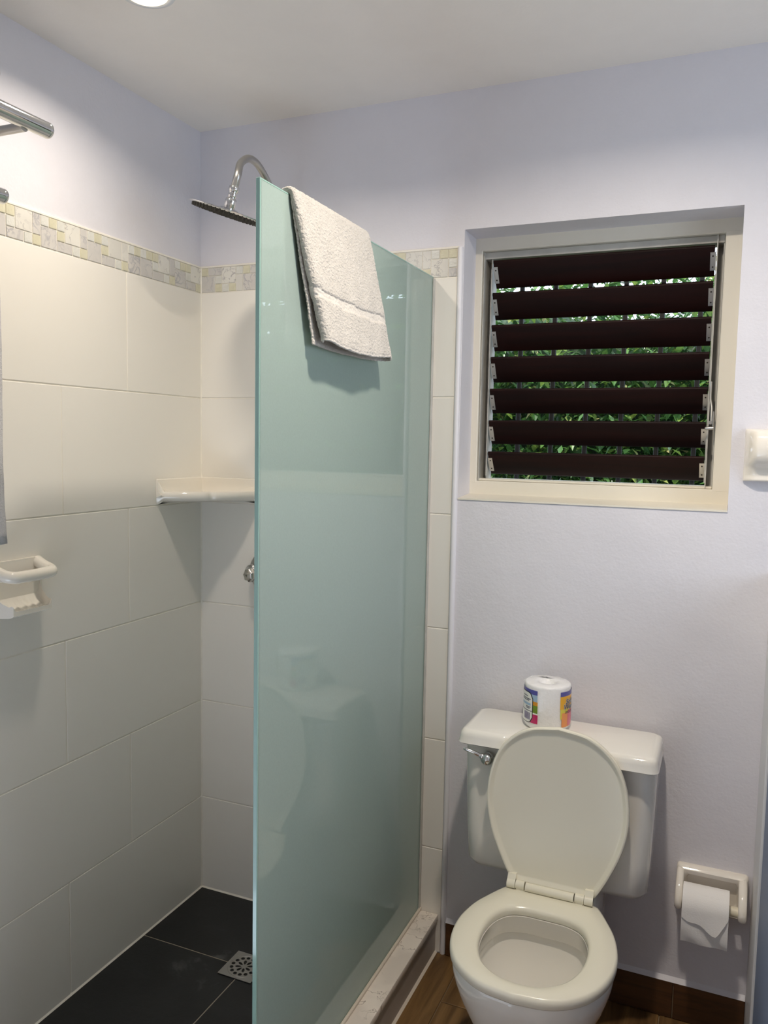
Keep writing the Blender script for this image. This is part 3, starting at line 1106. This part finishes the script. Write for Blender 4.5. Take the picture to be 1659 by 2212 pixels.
for t_, a_, z_ in (('Soft', 48, 0.073), ('Weave', 41, 0.059)):
    curved_text(t_, a_, z_, 0.019, P_white, 0.0019, 0.0011)
    curved_text(t_, a_, z_, 0.019, P_ink, 0.0024, 0.0002)
for zz in (0.052, 0.0485):
    patch('small_print', 48, 80, zz, zz + 0.0014, P_ink, 0.0024, nx=6)
# torn dark print on top
bm = bmesh.new()
pp = [(-0.03, 0.027), (-0.018, 0.030), (-0.011, 0.034), (-0.006, 0.030), (0.004, 0.029), (0.012, 0.033), (0.004, 0.0265), (-0.006, 0.026), (-0.012, 0.029), (-0.02, 0.025)]
bm.faces.new([bm.verts.new((RX + a, RY + b, RZ_ + RHH + 0.0022)) for a, b in pp])
obj('top_print', bm, P_blk, wr)

# ------------------------------------------------------------------ paper holder on the back wall
ph = thing('toilet_paper_holder', (1.598, 0, 0.33), 'white ceramic toilet paper holder set into the wall right of the toilet', 'paper holder')
# frame plate with raised border
def rect_ring(x0, x1, z0, z1, r, y):
    return [Vector((p.x, y, p.y)) for p in rrect(x0, x1, z0, z1, r, 0, 5)]


hx0, hx1, hz0, hz1 = 1.512, 1.684, 0.318, 0.436
obj('back_plate', loft([rect_ring(hx0, hx1, hz0, hz1, 0.008, PB), rect_ring(hx0, hx1, hz0, hz1, 0.008, -0.008), rect_ring(hx0 + 0.004, hx1 - 0.004, hz0 + 0.004, hz1 - 0.004, 0.009, -0.014), rect_ring(hx0 + 0.008, hx1 - 0.008, hz0 + 0.008, hz1 - 0.008, 0.010, -0.018), rect_ring(hx0 + 0.020, hx1 - 0.020, hz0 + 0.020, hz1 - 0.020, 0.013, -0.014), rect_ring(hx0 + 0.026, hx1 - 0.026, hz0 + 0.026, hz1 - 0.026, 0.014, 0.002)]), M['ceramic'], ph, smooth=50)
for xa, xb in ((hx0 + 0.0005, hx0 + 0.0185), (hx1 - 0.0225, hx1 - 0.0025)):
    prof = catmull([Vector((0, -0.005, 0.433)), Vector((0, -0.030, 0.424)), Vector((0, -0.060, 0.404)), Vector((0, -0.080, 0.378)), Vector((0, -0.082, 0.358)), Vector((0, -0.072, 0.346)), Vector((0, -0.055, 0.345)), Vector((0, -0.030, 0.360)), Vector((0, -0.005, 0.385))], 4)
    mid = (xa + xb) / 2
    c = sum(prof, Vector()) / len(prof)
    rg = []
    for xx, s in ((xa, 0.86), (xa + 0.003, 0.97), (mid, 1.0), (xb - 0.003, 0.97), (xb, 0.86)):
        rg.append([Vector((xx, c.y + (p.y - c.y) * s if p.y < -0.01 else p.y, c.z + (p.z - c.z) * s)) for p in prof])
    obj('arm', loft(rg), M['ceramic'], ph, smooth=60)
spindle = obj('roller', lathe([(0.009, 0), (0.009, 0.014), (0.0115, 0.0145), (0.0115, 0.110), (0.0125, 0.1105), (0.0125, 0.142)], (1.526, -0.062, 0.366), (1, 0, 0), 24), simple('cream_roller_plastic', srgb(226, 218, 196), rough=0.3), ph, smooth=50)

pr = thing('toilet_paper_roll', (1.585, -0.062, 0.317), 'loose white toilet paper roll hanging in the ceramic holder', 'toilet roll')
X0, X1 = 1.5315, 1.6405
cy, cz = -0.062, 0.366
bm = bmesh.new()
outer, inner = 0.047, 0.018
rg = []
for xx, r in ((X0, inner), (X0, outer), (X1, outer), (X1, inner)):
    rg.append([Vector((xx, cy + r * math.cos(2 * PI * k / 40), cz + r * math.sin(2 * PI * k / 40))) for k in range(40)])
loft(rg + [rg[0]], False, False, bm)
bmesh.ops.remove_doubles(bm, verts=bm.verts[:], dist=1e-6)
obj('roll', bm, M['paper'], pr, smooth=40)
# hanging sheet: wraps the front, drops behind, torn front flap on top
sheet = []
for a in range(0, 13):
    an = math.radians(95 + a * 7.5)
    sheet.append(Vector((0, cy + (outer + 0.0008) * math.cos(an), cz + (outer + 0.0008) * math.sin(an))))
for zz, yy in ((0.345, -0.1098), (0.325, -0.110), (0.305, -0.1088), (0.292, -0.107), (0.284, -0.105)):
    sheet.append(Vector((0, yy, zz)))
nx = 16
bm = bmesh.new()
grid = []
for s in sheet:
    row = []
    for i_ in range(nx + 1):
        t = i_ / nx
        w = 0.0022 * math.sin(t * 9 + s.z * 90) * max(0, min(1, (0.36 - s.z) / 0.05))
        row.append(bm.verts.new((X0 + (X1 - X0) * t, s.y + w, s.z)))
    grid.append(row)
for r0, r1 in zip(grid, grid[1:]):
    for i_ in range(nx):
        bm.faces.new((r0[i_], r0[i_ + 1], r1[i_ + 1], r1[i_]))
obj('hanging_sheet', bm, M['paper'], pr, smooth=80)
# torn flap in front: lower edge runs down to a point at three quarters of the width
bm = bmesh.new()
grid = []
low = lambda t: 0.352 - 0.030 * min(1, t / 0.74) - 0.004 * math.sin(t * 12) if t < 0.76 else 0.318 + (t - 0.76) * 0.20
for j in range(11):
    f = j / 10
    row = []
    for i_ in range(nx + 1):
        t = i_ / nx
        zb_ = low(t)
        zt_ = cz + outer * math.sin(math.radians(110)) + 0.001
        z = zt_ + (zb_ - zt_) * f
        dz = max(-outer, min(outer, z - cz))
        if z > cz:
            y = cy - math.sqrt(max(0, outer ** 2 - dz ** 2)) - 0.0022
        else:
            y = cy - outer - 0.0022 - (cz - z) * (0.10 + 0.25 * max(0, t - 0.5))
        row.append(bm.verts.new((X0 + 0.0005 + (X1 - X0 - 0.001) * t, y, z)))
    grid.append(row)
for r0, r1 in zip(grid, grid[1:]):
    for i_ in range(nx):
        bm.faces.new((r0[i_], r0[i_ + 1], r1[i_ + 1], r1[i_]))
obj('torn_flap', bm, M['paper'], pr, smooth=80)

# ------------------------------------------------------------------ ceramic dish on the back wall, right edge of the frame
prof = catmull([Vector((0, PB, 1.574)), Vector((0, -0.022, 1.573)), Vector((0, -0.042, 1.562)), Vector((0, -0.051, 1.538)), Vector((0, -0.050, 1.512)), Vector((0, -0.040, 1.494)), Vector((0, -0.022, 1.480)), Vector((0, -0.012, 1.462)), Vector((0, -0.012, 1.448)), Vector((0, PB, 1.446))], 5)
rg = []
for xx, s in ((1.617, 0.0), (1.621, 0.30), (1.632, 0.75), (1.640, 0.95), (1.646, 1.0), (1.744, 1.0), (1.750, 0.95), (1.758, 0.75), (1.769, 0.30), (1.773, 0.0)):
    rg.append([Vector((xx, PB - 0.006 * (1 if p.y < 0 else 0) + (p.y - PB) * s, p.z)) for p in prof])
dish_r = obj('ceramic_wall_dish', loft(rg), M['ceramic'], smooth=50)
tag(dish_r, 'white ceramic wall dish to the right of the louvre window', 'soap dish')

# ------------------------------------------------------------------ soap dish with bar on the left wall
sd = thing('soap_dish', (0.0, -0.76, 1.09), 'white ceramic soap dish with grab bar on the left tiled wall', 'soap dish')
ya, yb = -0.842, -0.682
bmw = bmesh.new()
# body: back plate curving out into the bar ledge at the top and the tray at the bottom
plate = [[Vector((xx, yy, zz)) for yy, zz in ((ya, 1.100), (yb, 1.100), (yb, 1.225), (ya, 1.225))] for xx in (0.001, 0.010)]
loft(plate, bm=bmw)
obj('back_plate', bmw, M['ceramic'], sd, smooth=40)
# bar
path = catmull([(0.004, yb - 0.010, 1.214), (0.030, yb - 0.012, 1.204), (0.054, yb - 0.014, 1.197), (0.0665, yb - 0.027, 1.194), (0.068, yb - 0.050, 1.1935), (0.068, -0.762, 1.193), (0.068, ya + 0.050, 1.1935), (0.0665, ya + 0.027, 1.194), (0.054, ya + 0.014, 1.197), (0.030, ya + 0.012, 1.204), (0.004, ya + 0.010, 1.214)], 7)
obj('grab_bar', tube(path, [0.0145] * len(path), 18), M['ceramic'], sd, smooth=60)
# web flaring from plate to the bar ends
for yy, s in ((yb, -1), (ya, 1)):
    pts = [Vector((0.006, yy, 1.226)), Vector((0.020, yy + s * 0.003, 1.221)), Vector((0.045, yy + s * 0.009, 1.207)), Vector((0.066, yy + s * 0.014, 1.200)), Vector((0.060, yy + s * 0.014, 1.186)), Vector((0.030, yy + s * 0.006, 1.182)), Vector((0.012, yy + s * 0.003, 1.172)), Vector((0.006, yy, 1.165))]
    obj('web', loft([[p + Vector((0, s * dd, 0)) for p in pts] for dd in (0.0, 0.012)]), M['ceramic'], sd, smooth=60)
# tray with curved sides
rings = []
nT = 24
for (x_, zt_, zb_) in ((0.004, 1.150, 1.098), (0.010, 1.135, 1.097), (0.022, 1.118, 1.096), (0.038, 1.1105, 1.096), (0.054, 1.1085, 1.097), (0.060, 1.113, 1.099), (0.064, 1.112, 1.102)):
    tt = x_ / 0.064
    inset = 0.004 + 0.018 * tt
    top = []
    bot = []
    for k in range(nT + 1):
        f = k / nT
        y = ya + inset + (yb - ya - 2 * inset) * f
        edge = max(0.0, 1 - min(f, 1 - f) * 14)
        z = zt_ + edge * edge * (0.012 + 0.02 * (1 - tt)) + (0.0022 * math.sin(f * 2 * PI * 6) if 0.02 < x_ < 0.057 else 0)
        top.append(Vector((x_, y, z)))
        bot.append(Vector((x_, y, zb_)))
    rings.append(top + list(reversed(bot)))
obj('tray', loft(rings), M['ceramic'], sd, smooth=50)

# ------------------------------------------------------------------ corner shelf
RS = 0.228
fr = catmull([Vector((0.001, -RS, 0)), Vector((0.030, -0.219, 0)), Vector((0.078, -0.192, 0)), Vector((0.122, -0.155, 0)), Vector((0.134, -0.135, 0)), Vector((0.154, -0.124, 0)), Vector((0.191, -0.079, 0)), Vector((0.218, -0.031, 0)), Vector((RS, -0.001, 0))], 7)
shelf_t = lambda f: 1.398
rings = []
C0 = Vector((0.001, -0.001, 0))
nF = len(fr)
lip = []
for j, (sc, dz) in enumerate(((0.90, -0.056), (0.975, -0.0615), (1.0, -0.056), (1.010, -0.047), (1.0, -0.038), (0.975, -0.034), (0.935, -0.037), (0.86, -0.043), (0.5, -0.044))):
    ring = []
    for k, p in enumerate(fr):
        e = min(k, nF - 1 - k) / (nF - 1)
        up = max(0, 1 - e * 10)
        up = up * up * (3 - 2 * up)
        q = C0 + (p - C0) * (sc if j < 3 else 1.0 - (1 - sc) * (1 - 0.75 * up))
        z = 1.398 + dz
        if j < 3:
            z -= 0.013 * up
        elif j < 6:
            z += (0.036 if j > 3 else 0.022) * up
        else:
            z += 0.034 * up
        ring.append(Vector((max(q.x, 0.0012), min(q.y, -0.0012), z)))
    ring.append(Vector((0.0012, -0.0012, 1.398 + dz)))
    rings.append(ring)
sh = obj('corner_shelf', loft(rings), M['ceramic'], smooth=55, origin=(0, 0, 1.33))
tag(sh, 'white ceramic corner shelf in the tiled shower corner', 'shelf')
for a_, b_ in (((0.001, -RS, 0), (0.0, 0.0, 0)), ((0.0, 0.0, 0), (RS, -0.001, 0))):
    A_, B_ = Vector(a_), Vector(b_)
    nrm = Vector((0.012, 0, 0)) if A_.x < 0.01 and B_.x < 0.01 else Vector((0, -0.012, 0))
    ov = Vector((0.0012, -0.0012, 0))
    rg = []
    for q in (A_, B_):
        q = q + ov
        rg.append([q + Vector((0, 0, 1.345)), q + nrm * 1.6 + Vector((0, 0, 1.3525)), q + nrm * 0.8 + Vector((0, 0, 1.362)), q + nrm * 0.5 + Vector((0, 0, 1.385)), q + nrm * 0.35 + Vector((0, 0, 1.399)), q + Vector((0, 0, 1.401))])
    obj('upstand', loft(rg), M['ceramic'], sh, smooth=50)

# ------------------------------------------------------------------ rain shower head
sc_ = Vector((0.339, -0.350, 2.120))
vdir = (sc_ - CP).normalized()
vr_ = (CR - vdir * CR.dot(vdir)).normalized()
vu_ = vr_.cross(vdir)
nrm = (vu_ + vr_ * 0.335 + vdir * 0.05).normalized()
head = thing('rain_shower', sc_, 'round thin steel rain shower head on a gooseneck arm', 'shower head')
obj('spray_plate', lathe([(0.0, -0.004), (0.100, -0.004), (0.104, -0.002), (0.104, 0.000), (0.100, 0.0015), (0.03, 0.004), (0.022, 0.009), (0.0, 0.009)], sc_, nrm, 64), M['chrome'], head, smooth=40)
ref = nrm.cross(Vector((1, 0, 0))).normalized()
bi = nrm.cross(ref)
bm = bmesh.new()
for ring_i in range(1, 9):
    for k in range(ring_i * 6):
        a = 2 * PI * k / (ring_i * 6)
        c = sc_ + (ref * math.cos(a) + bi * math.sin(a)) * ring_i * 0.0115 - nrm * 0.0035
        lathe([(0.0028, 0), (0.0022, 0.0075)], c, -nrm, 6, bm)
noz = obj('nozzles', bm, M['rubber'], head)
noz['kind'] = 'stuff'
obj('collar', lathe([(0.0135, 0.006), (0.0150, 0.008), (0.0150, 0.030), (0.0135, 0.034), (0.010, 0.036)], sc_, nrm, 28), M['chrome'], head, smooth=40)
obj('ball_joint', lathe([(0.009, 0.034), (0.0115, 0.039), (0.012, 0.044), (0.0105, 0.048), (0.0115, 0.051), (0.0135, 0.055), (0.0135, 0.064), (0.0115, 0.067)], sc_, nrm, 28), M['chrome'], head, smooth=40)
p0 = sc_ + nrm * 0.064
arm = catmull([p0, p0 + nrm * 0.035, Vector((0.3565, -0.318, 2.252)), Vector((0.3520, -0.272, 2.279)), Vector((0.350, -0.222, 2.277)), Vector((0.350, -0.165, 2.242)), Vector((0.352, -0.105, 2.18)), Vector((0.354, -0.06, 2.13)), Vector((0.355, 0.0, 2.105))], 8)
obj('gooseneck_arm', tube(arm, 0.0098, 20), M['steel'], head, smooth=60)
obj('wall_flange', lathe([(0.032, 0.0), (0.032, 0.003), (0.024, 0.010), (0.012, 0.014)], (0.355, -0.001, 2.105), (0, -1, 0), 32), M['chrome'], head, smooth=40)

# ------------------------------------------------------------------ shower valve
vc = Vector((0.258, -0.001, 1.107))
val = thing('shower_valve', vc, 'chrome shower valve with star shaped handle half hidden behind the glass', 'shower valve')
obj('escutcheon', lathe([(0.070, 0), (0.070, 0.002), (0.064, 0.010), (0.048, 0.017), (0.03, 0.02)], vc, (0, -1, 0), 48), M['steel'], val, smooth=40)
obj('stem', lathe([(0.028, 0.0), (0.026, 0.03), (0.018, 0.036), (0.014, 0.045)], vc + Vector((-0.035, -0.012, 0.0)), (-0.12, -1, 0), 24), M['chrome'], val, smooth=40)
kc = vc + Vector((-0.033, -0.058, -0.004))
ax = Vector((-0.25, -1, 0.05)).normalized()
u_ = ax.cross(Vector((0, 0, 1))).normalized()
v_ = ax.cross(u_)
rg = []
for h, s in ((-0.012, 0.80), (-0.008, 0.97), (0.004, 1.0), (0.010, 0.90), (0.013, 0.6)):
    ring = []
    for k in range(48):
        a = 2 * PI * k / 48
        r = (0.0195 + 0.0032 * (0.5 + 0.5 * math.cos(a * 7)) ** 3) * s
        ring.append(kc + ax * h + (u_ * math.cos(a) + v_ * math.sin(a)) * r)
    rg.append(ring)
knob = obj('star_handle', loft(rg), simple('satin_chrome', (0.62, 0.60, 0.57, 1), rough=0.22, metal=1.0), val, smooth=45)
bm = lathe([(0.0078, 0.012), (0.0082, 0.0145), (0.006, 0.0155)], kc, ax, 24)
obj('index_cap', bm, M['steel'], knob, smooth=40)
bm = bmesh.new()
for a in (0.6, 0.6 + PI / 2):
    d1 = (u_ * math.cos(a) + v_ * math.sin(a))
    d2 = ax.cross(d1)
    loft([[kc + ax * hh + d1 * s1 * 0.004 + d2 * s2 * 0.0007 for s1, s2 in ((1, 1), (1, -1), (-1, -1), (-1, 1))] for hh in (0.0150, 0.0160)], bm=bm)
obj('screw_cross', bm, M['screw'], knob)

# ------------------------------------------------------------------ floor drain
def drain_plate():
    cu = bpy.data.curves.new('drain_plate', 'CURVE')
    cu.dimensions = '2D'
    cu.fill_mode = 'BOTH'
    cu.extrude = 0.001

    def poly(pts):
        sp = cu.splines.new('POLY')
        sp.points.add(len(pts) - 1)
        for q, (a, b) in zip(sp.points, pts):
            q.co = (a, b, 0, 1)
        sp.use_cyclic_u = True
    h = DH
    poly([(-h, -h), (h, -h), (h, h), (-h, h)])
    for k in range(14):
        a = 2 * PI * k / 14
        cx_, cy_ = 0.0365 * math.cos(a), 0.0365 * math.sin(a)
        poly([(cx_ + 0.0058 * math.cos(t * PI / 6), cy_ + 0.0058 * math.sin(t * PI / 6)) for t in range(12)])
    for k in range(8):
        a = 2 * PI * (k + 0.5) / 8
        e1 = (math.cos(a), math.sin(a))
        e2 = (-e1[1], e1[0])
        pts = []
        for t in range(12):
            an = t * PI / 6
            l = 0.0172 + 0.0090 * math.cos(an)
            w = 0.0052 * math.sin(an) * (0.4 + 0.6 * (l / 0.026))
            pts.append((e1[0] * l + e2[0] * w, e1[1] * l + e2[1] * w))
        poly(pts)
    o = bpy.data.objects.new('tmp', cu)
    COL.objects.link(o)
    dg = bpy.context.evaluated_depsgraph_get()
    me = bpy.data.meshes.new_from_object(o.evaluated_get(dg))
    bpy.data.objects.remove(o)
    bm = bmesh.new()
    bm.from_mesh(me)
    bpy.data.meshes.remove(me)
    bmesh.ops.translate(bm, verts=bm.verts[:], vec=(DX, DY, 0.0022))
    return bm


drn = thing('floor_drain', (DX, DY, 0.0), 'square steel floor drain in the black shower tiles', 'drain')
obj('grate', drain_plate(), M['steel'], drn)
obj('raised_rim', lathe([(0.0458, 0.0030), (0.0462, 0.0038), (0.0480, 0.0038), (0.0484, 0.0030), (0.0458, 0.0030)], (DX, DY, 0), (0, 0, 1), 48, cap0=False, cap1=False), M['steel'], drn, smooth=40)
obj('sump', lathe([(0.0455, 0.0004), (0.0455, 0.0008), (0.0, 0.0008)], (DX, DY, 0), (0, 0, 1), 32), M['black_metal'], drn)

# ------------------------------------------------------------------ hand towel on the glass
def make_towel():
    nu, nv = 92, 120
    XT = GX
    # path of the cloth centre: s=0 bottom front -> over the glass -> s=1 behind
    vs, pile = [], []
    zt = 1.998
    Lf, La, Lb = 0.262, 0.05, 0.20
    tot = Lf + La + Lb
    grid = []
    bm = bmesh.new()
    lay = bm.verts.layers.float.new('pile')
    for j in range(nv + 1):
        s = tot * j / nv
        row = []
        if s < Lf:
            hz = s / Lf
            k = 1 - hz
            base_x = XT + 0.0125 + 0.012 * k ** 1.2
            z = zt - 0.012 - (Lf - s)
            side = 1
            gap = 0.003 + 0.023 * k ** 0.8
            fx = 1.0
            upw = 0.0
        elif s < Lf + La:
            t = (s - Lf) / La
            an = PI * t
            side = 0
            gap = 0.003
            z = zt - 0.012
            k = 0.0
        else:
            t = (s - Lf - La) / Lb
            side = -1
            z = zt - 0.012 - t * Lb
            gap = 0.004 + 0.006 * t
            k = 0.0
        # y range: the cloth hangs askew
        hz = max(0.0, min(1.0, (zt - z) / 0.262)) if side >= 0 else max(0.0, min(1.0, (zt - z) / 0.262))
        yl = -0.822 + 0.070 * hz
        yr = -0.478 + 0.062 * hz
        if side < 0:
            yl, yr = -0.822 - 0.02 * hz, -0.478 - 0.02 * hz
        for i in range(nu + 1):
            u = i / nu
            # C-shaped section: back layer, right fold, front layer, rolled left edge
            if u < 0.42:
                f = u / 0.42
                y = yl - 0.002 + (yr - yl) * f - 0.010 * f
                o = 0.0
            elif u < 0.52:
                a = PI * (u - 0.42) / 0.10
                y = yr - 0.012 + (0.008 + 0.3 * gap) * math.sin(a)
                o = gap * (1 - math.cos(a)) / 2
            elif u < 0.94:
                f = (u - 0.52) / 0.42
                y = yr - 0.012 + (yl + 0.008 + 0.008 * hz - yr + 0.012) * f
                o = gap * (1 + 0.10 * math.sin(f * PI))
            else:
                a = PI * (u - 0.94) / 0.06
                y = yl + 0.008 + 0.008 * hz - 0.008 * math.sin(a)
                o = gap - min(gap * 0.75, 0.012) * (1 - math.cos(a)) / 2
            # folds and sag
            wob = 0.0022 * math.sin(y * 34 + z * 12) + 0.0012 * math.sin(y * 80 - z * 31)
            if side == 1:
                p = Vector((base_x + o + wob * k, y, z - 0.012 * k * math.sin(min(1, max(0, (y - yl) / (yr - yl))) * PI) * (1 if u > 0.5 else 0.35)))
                if u <= 0.5:
                    p.z -= 0.008 * k
                # right shoulder rounds off below the top edge
            elif side == 0:
                r = 0.0125 + o
                p = Vector((XT + r * math.cos(an), y, z + r * 0.95 * math.sin(an)))
            else:
                p = Vector((XT - 0.0125 - o, y, z))
            v = bm.verts.new(p)
            hem = s / Lf if side == 1 else 1
            d_from_bottom = s if side == 1 else 9
            band = 1.0
            if side == 1 and u > 0.5:
                slope = 0.010 * ((y - yl) / (yr - yl))
                b0 = 0.084 - slope
                if b0 < d_from_bottom < b0 + 0.019:
                    band = 0.0
                if d_from_bottom < 0.007:
                    band = 0.1
            v[lay] = band
            if band < 0.5 and d_from_bottom > 0.02:
                v.co.x -= 0.0022
            row.append(v)
        grid.append(row)
    for r0, r1 in zip(grid, grid[1:]):
        for i in range(nu):
            bm.faces.new((r0[i], r0[i + 1], r1[i + 1], r1[i]))
    return bm


tw = thing('hand_towel', (GX, -0.62, 1.74), 'small white terry towel folded over the top of the glass panel', 'towel')
t_o = obj('terry_cloth', make_towel(), M['terry'], tw, smooth=80)
md = t_o.modifiers.new('thick', 'SOLIDIFY')
md.thickness = 0.0055
md.offset = 1.0
tex = bpy.data.textures.new('pile', 'CLOUDS')
tex.noise_scale = 0.0045
md = t_o.modifiers.new('sub', 'SUBSURF')
md.levels = 2
md.render_levels = 2
md = t_o.modifiers.new('nap', 'DISPLACE')
md.texture = tex
md.strength = 0.0034
md.mid_level = 0.5
# care tag at the open edge
tg = obj('care_tag', loft([[Vector((GX + 0.030 + dx, -0.757 + dy, z_)) for dx, dy in ((0, 0), (0.010, -0.004), (0.010, -0.0034), (0, 0.0006))] for z_ in (1.795, 1.832)]), simple('tag_white', srgb(232, 230, 226), rough=0.7), tw)
bm = bmesh.new()
for k in range(6):
    z_ = 1.799 + k * 0.005
    loft([[Vector((GX + 0.0325 + dx, -0.7586 + dy, zz)) for dx, dy in ((0, 0), (0.0065, -0.0026), (0.0065, -0.0023), (0, 0.0003))] for zz in (z_, z_ + 0.0022)], bm=bm)
obj('tag_print', bm, P_blk, tg)

# ------------------------------------------------------------------ towel rack on the left wall, near the camera
rk = thing('towel_rack', (0.0, -1.25, 2.03), 'polished steel towel rack of three thick bars on the left wall', 'towel rack')
yE = -0.872
yN = -1.55
for (xx, zz, r, dy) in ((0.250, 2.155, 0.0165, 0.0), (0.120, 2.036, 0.0165, 0.0), (0.108, 2.288, 0.0150, -0.004)):
    bar = obj('bar', tube([(xx, yN, zz), (xx, yE - 0.008 + dy, zz)], r, 32), M['chrome'], rk, smooth=40)
    obj('end_cap', lathe([(r * 0.97, 0), (r, 0.0015), (r, 0.006), (r * 0.93, 0.0085), (r * 0.8, 0.0092), (0, 0.0092)], (xx, yE - 0.0085 + dy, zz), (0, 1, 0), 32), M['chrome'], bar, smooth=40)
for yy in (-0.935, -1.48):
    bm = tube([(-0.003, yy, 2.142), (0.250, yy, 2.142)], 0.0095, 16)
    obj('bracket_arm', bm, M['steel'], rk, smooth=40)
    bm = box((-0.004, yy - 0.022, 2.00), (0.004, yy + 0.022, 2.31), 0.002)
    obj('bracket_plate', bm, M['chrome'], rk)
    yp = -0.8835 if yy > -1.2 else -1.515
    obj('bracket_post', tube([(-0.004, yp, 2.036), (0.106, yp, 2.036)], 0.006, 12), M['steel'], rk, smooth=40)
    obj('bracket_post', tube([(0.004, yy, 2.288), (0.095, yy, 2.288)], 0.007, 12), M['steel'], rk, smooth=40)

# bath towel hanging on the lower bar
bm = bmesh.new()
nu, nv = 40, 60
grid = []
r = 0.0205
for j in range(nv + 1):
    s = j / nv
    row = []
    for i_ in range(nu + 1):
        u = i_ / nu
        y = -0.913 - 0.58 * u
        L = 0.745
        tot = 2 * L + PI * r
        d = s * tot
        if d < L:
            p = Vector((0.120 + r, y, 2.036 - L + d))
            k = 1 - d / L
            p.x += 0.010 * k + 0.006 * k * math.sin(u * 22)
            p.y -= 0.006 * k * math.sin(d * 9)
        elif d < L + PI * r:
            a = (d - L) / r
            p = Vector((0.120 + r * math.cos(a), y, 2.036 + r * math.sin(a)))
        else:
            e = d - L - PI * r
            p = Vector((0.120 - r, y, 2.036 - e))
        row.append(bm.verts.new(p))
    grid.append(row)
for r0, r1 in zip(grid, grid[1:]):
    for i_ in range(nu):
        bm.faces.new((r0[i_], r0[i_ + 1], r1[i_ + 1], r1[i_]))
bt = obj('bath_towel', bm, M['terry_grey'], smooth=80)
tag(bt, 'pale grey bath towel hanging at the left edge of the frame', 'towel')
md = bt.modifiers.new('thick', 'SOLIDIFY')
md.thickness = 0.006
md.offset = 0.0
md = bt.modifiers.new('nap', 'DISPLACE')
md.texture = tex
md.strength = 0.002
